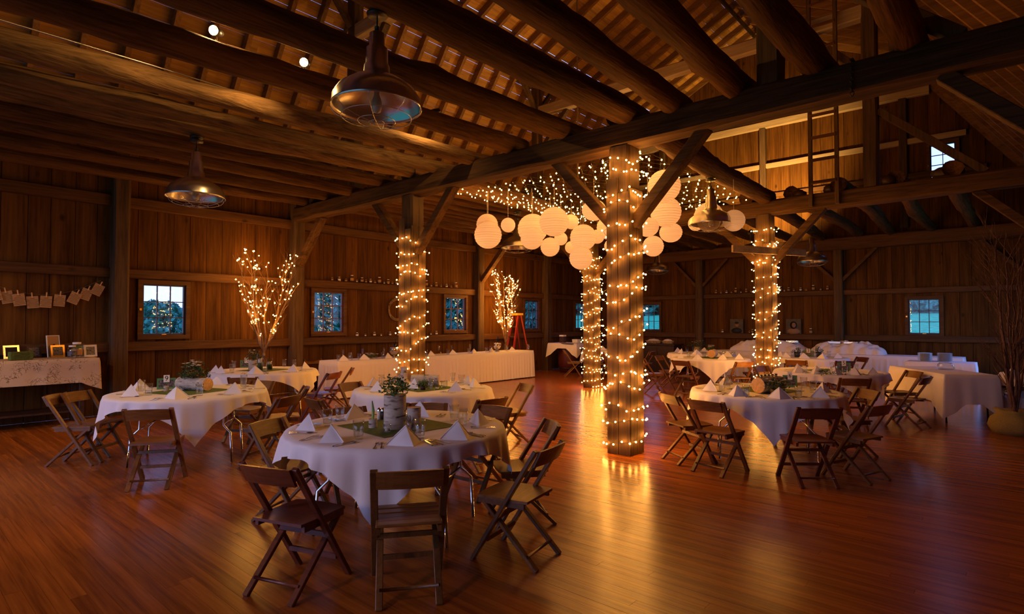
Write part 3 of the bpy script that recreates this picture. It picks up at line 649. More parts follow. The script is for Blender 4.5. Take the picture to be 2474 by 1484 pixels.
def table_proto():
    r = empty('round_table')
    MB().lathe([(.001, TZ-.035), (TR_-.01, TZ-.035), (TR_, TZ-.02), (TR_-.01, TZ-.004), (.001, TZ-.004)], 48).build('tabletop', M['dark'], r)
    for s in (-1, 1):
        for q in (-1, 1):
            MB().tube([(s*.42, q*.30, TZ-.04), (s*.44, q*.30, .42), (s*.52, q*.33, .34), (s*.54, q*.34, 0)], .014, 8).build('leg', M['chrome'], r)
        MB().tube([(s*.44, -.30, .42), (s*.44, .30, .42)], .01, 6).build('brace_bar', M['chrome'], r)
    return r
tprot = table_proto()
def drape(edge, z, hangf, seed, folds=26, amp=.02, flare=.10, rows_=9, rings=True):
    """edge: list of (x, y, nx, ny); cloth top fan plus hanging sides with folds"""
    rg = random.Random(seed); n = len(edge); v = [(sum(e[0] for e in edge)/n, sum(e[1] for e in edge)/n, z)]; f = []
    cx, cy = v[0][0], v[0][1]; ks = (.35, .7, .93, 1.0)
    for k in ks:
        for e in edge: v.append((cx+(e[0]-cx)*k, cy+(e[1]-cy)*k, z - (.004 if k == 1 else 0)))
    ph = [rg.uniform(0, 6) for _ in range(3)]
    for r in range(1, rows_+1):
        t = r/rows_
        for i, e in enumerate(edge):
            hl = hangf(i/n); s = t*hl; a = 2*PI*i/n
            wv = amp*(t**.8)*(math.sin(a*folds+ph[0]) + .6*math.sin(a*folds*.53+ph[1]) + .4*math.sin(a*folds*1.7+ph[2]))
            out = .012 + flare*s + wv
            v.append((e[0]+e[2]*out, e[1]+e[3]*out, z-.008-s*math.sqrt(max(.5, 1-flare**2))))
    f += [(0, 1+i, 1+(i+1) % n) for i in range(n)]
    R = len(ks)+rows_
    for r in range(R-1):
        for i in range(n):
            a, b = 1+r*n+i, 1+r*n+(i+1) % n; f.append((a, b, b+n, a+n)[::-1] if False else (a, a+n, b+n, b))
    return MB().add(v, f, True)
def round_edge(R, n=160): return [(R*math.cos(2*PI*i/n), R*math.sin(2*PI*i/n), math.cos(2*PI*i/n), math.sin(2*PI*i/n)) for i in range(n)]
def sq_hang(half, R):
    def h(u):
        a = (u*2*PI) % (PI/2); a = abs(a-PI/4)     # corners of the square cloth at 45 deg
        Lr = half/math.cos(PI/4-a); return max(.09, Lr-R)
    return h
def rect_edge(a, b, n=200, cr=.05):
    pts = []; per = 2*(2*a+2*b)
    for i in range(n):
        s = i/n*4*(a+b)
        if s < 2*a: pts.append((-a+s, -b, 0, -1))
        elif s < 2*a+2*b: pts.append((a, -b+s-2*a, 1, 0))
        elif s < 4*a+2*b: pts.append((a-(s-2*a-2*b), b, 0, 1))
        else: pts.append((-a, b-(s-4*a-2*b), -1, 0))
    out = []
    for (x, y, nx, ny) in pts:       # soften normals at corners
        dx, dy = a-abs(x), b-abs(y); w = .12
        if dx < w and dy < w:
            q = Vector((math.copysign(max(0, w-dx), x), math.copysign(max(0, w-dy), y))); q.normalize(); nx, ny = q.x, q.y
        out.append((x, y, nx, ny))
    return out
# ------------------------------------------------------------------ tableware prototypes
def napkin_mesh():
    A = Vector((0, .01, .125)); Lp = Vector((-.125, .045, 0)); Rp = Vector((.125, .045, 0)); Fp = Vector((.01, -.095, 0)); m = MB(); n = 6
    def tri(a, b, c, bulge, nrm):
        v = []; f = []; idx = {}
        for i in range(n+1):
            for j in range(n+1-i):
                u, w = i/n, j/n; k = 1-u-w; p = a*k + b*u + c*w + nrm*bulge*max(0, 27*k*u*w)**.8; idx[i, j] = len(v); v.append(p)
        for i in range(n):
            for j in range(n-i):
                f.append((idx[i, j], idx[i+1, j], idx[i, j+1]))
                if i+j < n-1: f.append((idx[i+1, j], idx[i+1, j+1], idx[i, j+1]))
        m.add(v, f, True)
    tri(Lp, Fp, A, .006, Vector((-.5, -.8, .3))); tri(Fp, Rp, A, .006, Vector((.5, -.8, .3))); tri(Rp, Lp, A, .004, Vector((0, 1, .3)))
    e = .006; m.tube([Lp+Vector((0, 0, e)), (Lp+A)/2+Vector((0, 0, .004)), A], .004, 5); m.tube([Rp+Vector((0, 0, e)), (Rp+A)/2+Vector((0, 0, .004)), A], .004, 5)
    return m.mesh('napkin', M['cloth'])
NAP = napkin_mesh()
def glass_mesh(): return MB().lathe([(.001, 0), (.032, 0), (.034, .01), (.037, .06), (.042, .135), (.0395, .135), (.034, .06), (.031, .02), (.001, .018)], 16).mesh('tumbler', M['gls'])
GLS = glass_mesh(); WAT = MB().lathe([(.001, .0185), (.0305, .021), (.033, .055), (.001, .055)], 14).mesh('water', M['gls'])
def flute_mesh(): return MB().lathe([(.001,0),(.034,.002),(.006,.008),(.004,.08),(.012,.10),(.026,.14),(.024,.23),(.022,.23),(.024,.14),(.01,.105),(.001,.1)], 12).mesh('flute', M['gls'])
FLU = flute_mesh()
JAR = MB().lathe([(.001,0),(.045,0),(.05,.01),(.05,.12),(.036,.15),(.036,.175),(.033,.175),(.033,.15),(.046,.115),(.046,.015),(.001,.012)], 14).mesh('mason_jar', M['gls'])
def fork_mesh():
    m = MB()
    for (x0, x1, y0, y1, w) in ((0, 0, -.10, -.02, .011),): m.box(-.0055, .0055, -.10, -.03, .001, .004)
    m.add([(-.003, -.03, .001), (.003, -.03, .001), (.003, .03, .008), (-.003, .03, .008), (-.003, -.03, .004), (.003, -.03, .004), (.003, .03, .011), (-.003, .03, .011)], [(0,1,2,3),(7,6,5,4),(0,4,5,1),(1,5,6,2),(3,2,6,7),(0,3,7,4)])
    m.box(-.011, .011, .03, .052, .006, .009)
    for k in range(4): m.box(-.011+.0065*k, -.0085+.0065*k, .052, .095, .005, .0075)
    return m.mesh('fork', M['silver'])
def knife_mesh():
    m = MB(); m.box(-.006, .006, -.11, -.01, .001, .006); m.add([(-.007,-.01,.002),(.007,-.01,.002),(.008,.08,.002),(.0,.11,.002),(-.006,.1,.002),(-.007,-.01,.004),(.007,-.01,.004),(.008,.08,.004),(.0,.11,.004),(-.006,.1,.004)], [(4,3,2,1,0),(5,6,7,8,9),(0,1,6,5),(1,2,7,6),(2,3,8,7),(3,4,9,8),(4,0,5,9)]); return m.mesh('knife', M['silver'])
def spoon_mesh():
    m = MB(); m.box(-.005, .005, -.10, .03, .002, .005); m.lathe([(.001, .002), (.7, .003), (1, .009), (.8, .005), (.001, .0035)], 14, Matrix.Translation((0, .055, 0)) @ Matrix.Diagonal((.019, .028, 1, 1))); return m.mesh('spoon', M['silver'])
FRK, KNF, SPN = fork_mesh(), knife_mesh(), spoon_mesh()
def foliage(parent, h, r, seed, nl=60, white=12, mat='leaf', z0=0, ax=1.0, flowers=.03):
    rg = random.Random(seed); m = MB(); s = MB(); fl = MB()
    for i in range(nl):
        a = rg.uniform(0, 2*PI); e = rg.uniform(.15, 1); L = r*(.5+.5*rg.random()); p = Vector((math.cos(a)*L*ax*math.cos(e*1.2), math.sin(a)*L*math.cos(e*1.2), z0 + h*e*rg.uniform(.5, 1)))
        if i % 3 == 0: s.tube([(0, 0, z0), p*.5+Vector((0, 0, z0*.5+h*.1)), p], .002, 3, False)
        for k in range(3):
            q = p + Vector((rg.uniform(-.02, .02), rg.uniform(-.02, .02), rg.uniform(-.02, .02))); d = Vector((rg.uniform(-1, 1), rg.uniform(-1, 1), rg.uniform(-.3, .8))).normalized()*rg.uniform(.025, .045); n = d.cross(Vector((rg.uniform(-1, 1), rg.uniform(-1, 1), 1))).normalized()*.009
            m.add([q, q+d*.5+n, q+d, q+d*.5-n], [(0, 1, 2, 3)])
    m.build('leaves', M[mat], parent, kind='stuff'); s.build('stems', M['dleaf'], parent)
    if white:
        for i in range(white):
            a = rg.uniform(0, 2*PI); L = r*.75*rg.random(); p = Vector((math.cos(a)*L*ax, math.sin(a)*L, z0 + h*rg.uniform(.6, .95)))
            for k in range(9):
                t = k*2*PI/9; tilt = .35; d = Vector((math.cos(t), math.sin(t), tilt))*flowers; n = Vector((-math.sin(t), math.cos(t), 0))*flowers*.22
                fl.add([p, p+d*.6+n, p+d, p+d*.6-n], [(0, 1, 2, 3)])
            fl.lathe([(.001, .004), (flowers*.25, .003), (.001, .012)], 6, TR(*p))
        fl.build('blossoms', M['petal'], parent, kind='stuff')
def standing_log(p, r, h, lab, cat='birch log'):
    o = empty('birch_log', p, label=lab, cat=cat); n = 24; prof = [(r*.995, 0), (r, h*.3), (r*.985, h*.6), (r, h)]
    MB().lathe(prof, n).build('bark', M['birch'], o); MB().lathe([(.001, h-.004), (r*.95, h-.004), (r*.97, h-.001), (r*1.0, h)], n).build('cut_face', M['cut'], o); return o
def lying_log(p, ang, r, L, lab, planter=True, seed=0, white=10):
    o = empty('birch_log_planter', p, ang, label=lab, cat='planter'); q = TR(-L/2, 0, r+.001, 0, PI/2, 0)
    MB().lathe([(r*.98, 0), (r, L*.3), (r*.97, L*.7), (r, L)], 22, q).build('bark', M['birch'], o)
    for s in (0, 1): MB().lathe([(.001, L*s+(.003 if s else -.003)), (r*.6, L*s+(.003 if s else -.003)), (r*.985, L*s)], 22, q).build('cut_face', M['cut'], o)
    return o
FONTN = {}
def text(body, size, loc, rot, parent, mat='ink', name='number'):
    c = bpy.data.curves.new(name, 'FONT'); c.body = body; c.size = size; c.align_x = 'CENTER'; c.align_y = 'CENTER'; c.extrude = .0006
    o = bpy.data.objects.new(name, c); me = bpy.data.meshes.new_from_object(o); bpy.data.objects.remove(o); me.materials.clear(); me.materials.append(M[mat])
    q = link(name, me, parent, loc); q.rotation_euler = rot; return q
def sign(p, num, lab, w=.2, h=.15):
    toc = math.atan2(-p[1], -p[0]) + PI/2     # front (-y local) faces the camera side of the table
    o = empty('table_number_sign', p, toc + random.uniform(-.15, .15), label=lab, cat='table sign', group='numbered table signs'); t = -.14
    q = TR(0, 0, 0, t, 0, 0)
    m = MB(); m.box(-w/2, w/2, -.006, .006, .0, .02, q); m.box(-w/2, w/2, -.006, .006, h-.02, h, q); m.box(-w/2, -w/2+.02, -.006, .006, .02, h-.02, q); m.box(w/2-.02, w/2, -.006, .006, .02, h-.02, q); m.build('frame', M['gframe'], o)
    MB().box(-w/2+.02, w/2-.02, -.002, .003, .02, h-.02, q).build('photograph', M['photo'], o)
    c = w*.16; MB().box(-c, c, -.012, -.008, h*.62, h*1.28, q).build('number_card', M['white'], o)
    l = q @ Vector((0, -.0125, h*.95)); text(num, w*.42, l, (PI/2 + t, 0, 0), o)
    m = MB(); m.bar((0, .006, h*.6), (0, .07, 0), .03, .005); m.build('easel_stand', M['gframe'], o)
    return o
ORD = ['first', 'second', 'third', 'fourth', 'fifth', 'sixth', 'seventh', 'eighth', 'ninth', 'tenth', 'eleventh', 'twelfth', 'thirteenth', 'fourteenth', 'fifteenth', 'sixteenth', 'seventeenth', 'eighteenth', 'nineteenth', 'twentieth', 'twenty-first', 'twenty-second']
TABLES = {}
def ordered(pts): return sorted(pts, key=lambda q: proj(q)[0])
GR = {'napkin': 'pyramid-folded napkins on the round tables', 'glass': 'water tumblers on the round tables', 'cut': 'cutlery laid on the round tables'}
def rtable(key, px, d, corner_px, desc, naps, glasses, hw=.965, corner_side=-1, legrot=0, cutlery=True, seed=1, fd=26):
    k = (px - W/2)/F; c = at_d(px, 800, d); c.z = 0
    t = tprot if not TABLES else copy_tree(tprot)
    t.location = c; t.rotation_euler = (0, 0, legrot); put(t, 'round folding table with chrome legs under the ' + desc, 'table', 'round dining tables')
    TABLES[key] = c
    # choose cloth rotation so that one corner shows at corner_px on the camera side
    best = None
    for i in range(360):
        a = i*PI/180; q = c + Vector((math.cos(a), math.sin(a), 0))*(TR_+.07); q.z = .35; pr = proj(q)
        if pr[2] < d: 
            e = abs(pr[0]-corner_px)
            if best is None or e < best[0]: best = (e, a)
    rot = best[1] - PI/4
    cl = drape(round_edge(TR_), TZ+.004, sq_hang(hw, TR_), seed, folds=fd, amp=.019, flare=.12).build('tablecloth', M['cloth'], loc=c, rz=rot)
    put(cl, 'square white cloth with hanging corners on the ' + desc, 'tablecloth', 'white cloths on the round tables')
    pts = ordered([at_z(x, y, TZ+.0045) for x, y in naps])
    for i, p in enumerate(pts):
        v = p - c; v.z = 0
        if v.length > TR_-.09: v *= (TR_-.09)/v.length; p = c+v; p.z = TZ+.0045
        a = math.atan2(v.y, v.x) + PI/2; rz = a + random.uniform(-.35, .35)
        o = link('napkin', NAP, None, p, rz); s = random.uniform(.92, 1.05); o.scale = (s, s, s)
        put(o, 'white pyramid-folded napkin, %s from the left on the %s' % (ORD[i], desc), 'napkin', GR['napkin'])
        if cutlery and d < 11:
            u = v.normalized() if v.length > .01 else Vector((1, 0, 0)); tg = Vector((-u.y, u.x, 0))
            lay = [('fork', FRK, -.165), ('fork', FRK, -.205), ('knife', KNF, .15), ('spoon', SPN, .185)]
            for j, (nm, me, off) in enumerate(lay):
                q = c + u*min(v.length+.01, TR_-.14) + tg*off; q.z = TZ+.005
                if (q-c).length > TR_+TZ: continue
                w = Vector((q.x-c.x, q.y-c.y))
                if w.length > TR_-.1: w *= (TR_-.1)/w.length; q = Vector((c.x+w.x, c.y+w.y, q.z))
                o = link(nm, me, None, q, a + random.uniform(-.2, .2))
                nn = {0: 'inner fork', 1: 'outer fork', 2: 'knife', 3: 'spoon'}[j]
                put(o, '%s beside the %s napkin from the left on the %s' % (nn, ORD[i], desc), nm, GR['cut'])
    for i, p in enumerate(ordered([at_z(x, y, TZ+.0045) for x, y in glasses])):
        v = p - c; v.z = 0
        if v.length > TR_-.08: v *= (TR_-.08)/v.length; p = c+v; p.z = TZ+.0045
        g = link('tumbler', GLS, None, p); put(g, 'clear water tumbler, %s from the left on the %s' % (ORD[i], desc), 'glass', GR['glass']); link('water', WAT, g)
    return c
def chairs(key, specs, desc, R=1.06):
    c = TABLES[key]
    for (px, side, kind, rr2, lab) in specs:       # side: 'n' nearer than table centre, 'f' farther ; or an explicit angle in degrees
        if isinstance(side, (int, float)): a = math.radians(side)
        else:
            best = None; dc = proj(c)[2]
            for i in range(720):
                a = i*PI/360; q = c + Vector((math.cos(a), math.sin(a), 0))*R; q.z = .6; pr = proj(q)
                if (pr[2] < dc) == (side == 'n'):
                    e = abs(pr[0]-px)
                    if best is None or e < best[0]: best = (e, a)
            a = best[1]
        q = c + Vector((math.cos(a), math.sin(a), 0))*(R+rr2)
        chair(kind, q.x, q.y, a + PI/2 + random.uniform(-.08, .08), 'folding chair %s the %s' % (lab, desc), 'wooden folding chairs round the tables')
D1 = 'front table with birch log'
rtable('1', 962, 4.68, 905, D1, [(743,1037),(797,1066),(853,1010),(1017,1004),(982,1074),(1108,1060),(1158,1024)], [(821,1014),(791,1029),(866,1061),(1015,1059),(1097,1016),(1118,1027)], seed=3, legrot=.5)
D2 = 'table numbered nine'
rtable('2', 460, 7.0, 470, D2, [(314,956),(309,940),(425,963),(569,950),(529,928),(628,936)], [(341,945),(359,955),(482,956),(588,938),(590,930)], seed=5, legrot=1)
D3 = 'table numbered ten'
rtable('3', 640, 10.1, 742, D3, [(529,902),(520,899),(612,905),(710,898),(737,891)], [(540,889),(560,899),(640,899),(702,883),(712,886)], seed=8, legrot=.2)
D4 = 'table before the head table'
rtable('4', 1024, 7.35, 1150, D4, [(901,932),(911,944),(1000,938),(1104,945),(1147,935),(1134,928),(942,919),(1046,911)], [(922,930),(1039,943),(1093,924),(1115,930),(950,921)], seed=9, legrot=.9)
D5 = 'table numbered six'
rtable('5', 1846, 7.12, 1869, D5, [(1715,943),(1752,929),(1776,957),(1891,967),(1985,960),(1990,947)], [(1744,945),(1758,936),(1803,958),(1929,960),(1964,948),(1942,937)], seed=11, legrot=.4)
D6 = 'table numbered five'
rtable('6', 2003, 9.95, 1880, D6, [(1902,901),(1925,896),(1954,907),(2023,909),(2086,909),(2111,905)], [(1924,903),(2011,893),(2069,899),(2041,905)], seed=13, legrot=.1)
D7 = 'table with round log end'
rtable('7', 1716, 13.5, 1726, D7, [(1645,865),(1683,869),(1748,869),(1787,868),(1782,860),(1746,856)], [(1664,864),(1701,864),(1772,864),(1760,860)], seed=15)
D8 = 'farthest table beside the buffet'
rtable('8', 1694, 15.6, 1640, D8, [(1636,851),(1646,853),(1681,857),(1704,849)], [(1660,852),(1676,850),(1692,852)], seed=17)
D9 = 'table numbered three'
rtable('9', 1950, 13.8, 1990, D9, [(1885,861),(1897,864),(1941,866),(1988,867),(2025,865)], [(1915,862),(1970,864),(2003,862)], seed=19)
D10 = 'table behind two lit posts'
rtable('10', 1476, 17.4, 1500, D10, [(1455,846),(1490,848),(1520,846)], [(1443,845),(1505,846)], seed=21)
chairs('1', [(0, -34, 'slats', .06, 'with slatted seat, back to camera, at'), (0, -71, 'dark', .04, 'in dark wood at the left front of'), (0, 10, 'solid', .06, 'turned sideways at the right front of'), (0, 50, 'solid', -.05, 'second along the right side of'),
            (0, 98, 'solid', .02, 'at the far right side of'), (0, 130, 'solid', 0, 'directly behind'), (0, 168, 'solid', -.1, 'hidden at the far left of'), (0, 209, 'solid', -.12, 'close in at the left edge of')], D1)
chairs('2', [(388, 'n', 'solid', .1, 'in front, its back to the camera, at'), (632, 'n', 'solid', .1, 'at the right front of'), (222, 'n', 'solid', .12, 'at the left front of'), (202, 'f', 'solid', .05, 'at the far left of'), (684, 'f', 'solid', .0, 'at the far right of'), (600, 'f', 'solid', 0, 'behind')], D2)
chairs('3', [(762, 'n', 'dark', .1, 'standing free at the right of'), (795, 'f', 'solid', .15, 'farther right beside the head table at'), (600, 'n', 'solid', 0, 'half hidden in front of'), (500, 'f', 'solid', 0, 'at the left of')], D3)
chairs('4', [(835, 'n', 'solid', .12, 'at the left of'), (1155, 'n', 'solid', .0, 'at the right front of'), (1212, 'f', 'solid', .1, 'seen edge-on at the right of'), (880, 'f', 'dark', 0, 'at the far left of')], D4)
chairs('5', [(1742, 'n', 'solid', .05, 'at the left front, back turned, at'), (1940, 'n', 'dark', .1, 'with a small plate on its back, in front of'), (2052, 'n', 'solid', .05, 'seen from the side at the right of'), (1664, 'n', 'solid', .0, 'at the far left edge of'), (2046, 'f', 'solid', .0, 'behind the right edge of'), (1930, 'f', 'solid', -.1, 'behind')], D5)
chairs('6', [(2050, 'n', 'solid', .02, 'in front, back turned, at'), (2176, 'n', 'dark', .08, 'pulled out sideways at the right of'), (2172, 'f', 'solid', .12, 'farther right beside the bare white table at'), (1868, 'f', 'solid', 0, 'at the left near the lit post at')], D6)
chairs('7', [(1660, 'n', 'solid', .0, 'at the left front of'), (1782, 'n', 'solid', .0, 'at the right front of'), (1617, 'f', 'solid', 0, 'at the left edge of'), (1822, 'f', 'solid', 0, 'at the right edge of'), (1604, 'n', 'solid', .3, 'standing a little apart at the left of')], D7)
chairs('9', [(1930, 'n', 'solid', 0, 'in front of'), (2025, 'n', 'dark', 0, 'at the right front of'), (2068, 'f', 'dark', 0, 'at the right edge of'), (1873, 'n', 'solid', 0, 'at the left front of')], D9)
chairs('10', [(1392, 'n', 'solid', .1, 'seen from the side at the left of'), (1450, 'n', 'solid', 0, 'in front of'), (1556, 'n', 'solid', 0, 'at the right of')], D10)
# ------------------------------------------------------------------ centrepieces
def runner(corners, key, lab, th=.002):
    v = [at_z(x, y, TZ+.006) for x, y in corners]; a = [tuple(p) for p in v]; b = [(p.x, p.y, p.z+th) for p in v]
    o = MB().add(a+b, [(3,2,1,0),(4,5,6,7),(0,1,5,4),(1,2,6,5),(2,3,7,6),(3,0,4,7)]).build('table_runner', M['green']); put(o, lab, 'table runner', 'green cloth squares under the centrepieces')
T1Z = TZ+.0085
def AT(px, py, z, lim=.15):
    p = at_z(px, py, z); c = min(TABLES.values(), key=lambda q: (q.xy-p.xy).length); v = p - c; v.z = 0
    if v.length > TR_-lim: v *= (TR_-lim)/v.length; p = c+v; p.z = z
    return p
def sqr(key, s, a, lab):
    c = TABLES[key]; m = MB().box(-s, s, -s, s, TZ+.006, TZ+.008, TR(0, 0, 0, 0, 0, a)); put(m.build('table_runner', M['green'], loc=c), lab, 'table runner', 'green cloth squares under the centrepieces')
sqr('1', .35, math.radians(-3.8), 'olive green cloth square laid cornerwise on the front table')
sqr('2', .34, math.radians(18), 'green cloth square under the birch planter on table 9'); sqr('3', .32, math.radians(20), 'green cloth square under the candles on table 10'); sqr('4', .32, math.radians(-3), 'green cloth square under the log slab on the table before the head table')
sqr('5', .32, math.radians(-18), 'green cloth square under the log planter on table 6'); sqr('6', .3, math.radians(-20), 'green cloth square under the moss on table 5'); sqr('7', .3, math.radians(-15), 'green cloth square under the log with cut end facing out')
p = AT(954, 1034, T1Z)
o = standing_log(p, .088, .265, 'tall upright white birch log holding a fern bouquet on the front table', 'planter'); foliage(o, .16, .15, 4, 90, 6, 'leaf', .26, flowers=.02)
standing_log(AT(1000, 1036, T1Z), .055, .17, 'shorter birch log candle holder beside the tall planter log on the front table')
o = standing_log(AT(901, 1033, T1Z), .034, .07, 'stubby birch holder with a slender pale green candle on the front table'); MB().tube([(0,0,.06),(.004,0,.13),(-.012,.0,.21)], [.010,.013,.004], 8).build('candle', M['candle'], o)
def votive(p, lab, s=1.0):
    o = empty('votive_glass', p, label=lab, cat='candle holder', group='glass votive holders on the tables'); MB().lathe([(.001,0),(.028*s,0),(.034*s,.02),(.03*s,.06*s),(.028*s,.06*s),(.03*s,.02),(.001,.005)], 12).build('bowl', M['gls'], o); MB().lathe([(.001,.006),(.02,.006),(.02,.022),(.001,.024)], 10).build('wax', M['wax'], o)
votive(AT(936, 1043, T1Z), 'round glass votive in front of the tall birch log on the front table')
votive(AT(1012, 1044, T1Z), 'small glass votive right of the birch logs on the front table')
for px, lab, mt in ((916, 'glass salt shaker with steel cap on the front table', 'wax'), (925, 'glass pepper shaker beside the salt on the front table', 'dark')):
    o = empty('shaker', AT(px, 1013, T1Z), label=lab, cat='shaker'); MB().lathe([(.001,0),(.019,0),(.017,.07),(.001,.07)], 10).build('body', M[mt], o); MB().lathe([(.018,.07),(.017,.085),(.008,.098),(.001,.1)], 10).build('cap', M['chrome'], o)
tw = MB(); 
for k in range(9):
    a = random.uniform(-1, 1); tw.tube([(0, 0, 0), (.05*a*.5, 0, .05), (.11*math.sin(a*1.2), -.02, .10*math.cos(a)+.02)], [.005, .004, .002], 5)
put(tw.build('bark_twig', M['twig'], loc=AT(992, 1040, T1Z)), 'dark bark twig leaning on the shorter birch log of the front table', 'twig')
# table 9
p = AT(468, 943, T1Z); o = lying_log(p, YAW-.35, .078, .46, 'hollowed birch log lying down as a planter of white daisies on table 9'); foliage(o, .24, .19, 21, 170, 30, 'dleaf', .13, ax=1.1, flowers=.03)
sign(AT(402, 940, T1Z), '9', 'green framed photo sign with card numbered nine', .205, .135)
votive(AT(440, 944, T1Z), 'glass votive in front of the birch planter on table 9'); 
o = standing_log(AT(402, 945, T1Z), .03, .06, 'small birch tealight holder before the number 9 sign')
# table 10
p = AT(611, 893, T1Z); o = standing_log(p, .075, .17, 'round birch bark pot of white blossoms on table 10', 'planter'); foliage(o, .2, .15, 33, 80, 12, 'dleaf', .16, flowers=.025)
sign(AT(584, 887, T1Z), '10', 'green framed photo sign with card numbered ten', .21, .14)
def candle_vase(p, h, r, lab):
    o = empty('candle_vase', p, label=lab, cat='candle vase'); MB().lathe([(.001,0),(r,0),(r,h),(r-.003,h),(r-.003,.006),(.001,.006)], 16).build('glass_cylinder', M['gls'], o); MB().lathe([(.001,.007),(r*.85,.007),(r*.85,h*.45),(.001,h*.45)], 12).build('filling', M['dleaf'], o); MB().lathe([(.001,h*.45),(r*.7,h*.45),(r*.7,h*.68),(.001,h*.7)], 12).build('floating_candle', M['wax'], o)
candle_vase(AT(628, 896, T1Z), .30, .05, 'tall glass candle vase with green filling on table 10'); candle_vase(AT(651, 893, T1Z), .2, .05, 'shorter glass candle vase on table 10')
# table 4
p = AT(1027, 933, T1Z); o = lying_log(p, YAW+.02, .075, .36, 'mossy birch log lying on the table before the head table'); foliage(o, .07, .1, 41, 30, 0, 'leaf', .06)
o = empty('fern_pot', AT(1022, 942, T1Z), label='tuft of green sprigs in front of the lying log, table before the head table', cat='plant'); MB().lathe([(.001,0),(.03,0),(.035,.05),(.001,.05)], 10).build('pot', M['dark'], o); foliage(o, .07, .07, 43, 40, 0, 'leaf', .04)
o = standing_log(AT(976, 925, T1Z), .045, .22, 'tall dark bark vase on the table before the head table', 'vase')
votive(AT(1073, 936, T1Z), 'glass votive at the right of the lying log, table before the head table', 1.4); votive(AT(1056, 941, T1Z), 'tiny glass votive near the front of the table before the head table')
# table 6 (front right)
p = AT(1858, 948, T1Z); o = lying_log(p, YAW+.55, .092, .42, 'thick birch log lying with its orange cut end to the left on table 6'); 
for k in range(5): MB().lathe([(.001,0),(.02,0),(.023,.03),(.021,.03),(.001,.008)], 10, TR(-.15+.07*k, 0, .185)).build('tealight_cup', M['silver'], o)
o = empty('flower_bowl', AT(1878, 955, T1Z), label='dark bowl of green leaves and pale blossoms in front of the log on table 6', cat='plant'); MB().lathe([(.001,0),(.06,0),(.085,.07),(.08,.07),(.001,.02)], 16).build('bowl', M['dark'], o); foliage(o, .13, .15, 51, 80, 9, 'dleaf', .06, flowers=.022)
sign(AT(1909, 935, T1Z), '6', 'green framed photo sign with card numbered six', .17, .15)
# table 5
o = empty('moss_garden', AT(1998, 903, T1Z), -.3, label='low mossy arrangement with glass bubbles on table 5', cat='centrepiece'); foliage(o, .07, .22, 61, 70, 0, 'leaf', 0)
for k in range(5): MB().lathe([(.001,0),(.03,.01),(.04,.035),(.025,.065),(.022,.065),(.036,.035),(.001,.006)], 10, TR(-.18+.09*k, .02*(k % 2), .02)).build('glass_bubble', M['gls'], o)
sign(AT(2039, 898, T1Z), '5', 'dark framed photo sign with card numbered five', .2, .15)
# table 7 and 8
o = lying_log(AT(1722, 864, T1Z), YAW+1.05, .095, .34, 'birch log lying with its round yellow cut end toward the dance floor'); 
o = empty('flower_pot', AT(1728, 858, T1Z), label='white carnation posy behind the log with the round cut end', cat='plant'); MB().lathe([(.001,0),(.05,0),(.06,.1),(.001,.1)], 12).build('pot', M['dark'], o); foliage(o, .16, .12, 71, 40, 22, 'leaf', .08, flowers=.035)
o = empty('flower_pot', AT(1685, 851, T1Z), label='spreading leafy plant in a brown pot on the farthest table left of the buffet', cat='plant'); MB().lathe([(.001,0),(.06,0),(.08,.15),(.001,.15)], 12).build('pot', M['burlap'], o); foliage(o, .22, .33, 73, 70, 7, 'dleaf', .13, flowers=.03)
# table 9 (number 3)
sign(AT(1953, 862, T1Z), '3', 'green framed photo sign with card numbered three', .25, .15)
for px, lab in ((1926, 'dark leafy pot left of the number 3 sign'), (1978, 'dark leafy pot right of the number 3 sign')):
    o = empty('flower_pot', AT(px, 863, T1Z), label=lab, cat='plant'); MB().lathe([(.001,0),(.06,0),(.07,.12),(.001,.12)], 12).build('pot', M['black'], o); foliage(o, .16, .12, px, 50, 0, 'dleaf', .09)
sign(AT(1472, 846, T1Z), '1', 'small green framed sign on the far table behind the two lit posts', .2, .15) if False else None
# ------------------------------------------------------------------ head table
hx0, hx1, hy0, hy1 = -11.55, -10.80, 6.72, 13.3
ht = empty('head_table', (0, 0, 0), label='long straight head table under a pleated white skirt along the left wall', cat='table')
MB().box(hx0+.02, hx1-.02, hy0+.02, hy1-.02, TZ-.03, TZ-.004).build('tabletop', M['dark'], ht)
for yy in (hy0+.2, 9.0, 11, hy1-.2):
    for xx in (hx0+.1, hx1-.1): MB().tube([(xx, yy, 0), (xx, yy, TZ-.03)], .015, 6).build('leg', M['metal'], ht)
def skirted(x0, x1, y0, y1, z, seed, dens, lab, grp, amp=.014, hang=None, matt='cloth', name='table_skirt'):
    a, b = (x1-x0)/2, (y1-y0)/2; n = int(4*(a+b)*dens); e = rect_edge(a, b, n)
    o = drape(e, z+.004, lambda u: (hang or z-.03), seed, folds=n/5.2, amp=amp, flare=.03, rows_=7).build(name, M[matt], loc=((x0+x1)/2, (y0+y1)/2, 0)); return put(o, lab, 'tablecloth', grp)
skirted(hx0, hx1, hy0, hy1, TZ, 31, 42, 'long pleated white skirt cloth covering the head table', 'pleated skirt cloths', amp=.011)
HZ = TZ+.0045
def col(px, X): q = at_x(px, 850, X); q.z = HZ; return q
for i, px in enumerate([823, 873, 930, 1034, 1087, 1138, 1180, 1230]):
    p = col(px+6, -11.0); o = link('napkin', NAP, None, p, -PI/2+random.uniform(-.3, .3)); put(o, 'white pyramid napkin, %s from the near end of the head table' % ORD[i], 'napkin', 'napkins on the head table')
    p = col(px-5, -11.02); o = link('tumbler', GLS, None, p); put(o, 'glass tumbler beside the %s napkin from the near end of the head table' % ORD[i], 'glass', 'tumblers on the head table'); link('water', WAT, o)
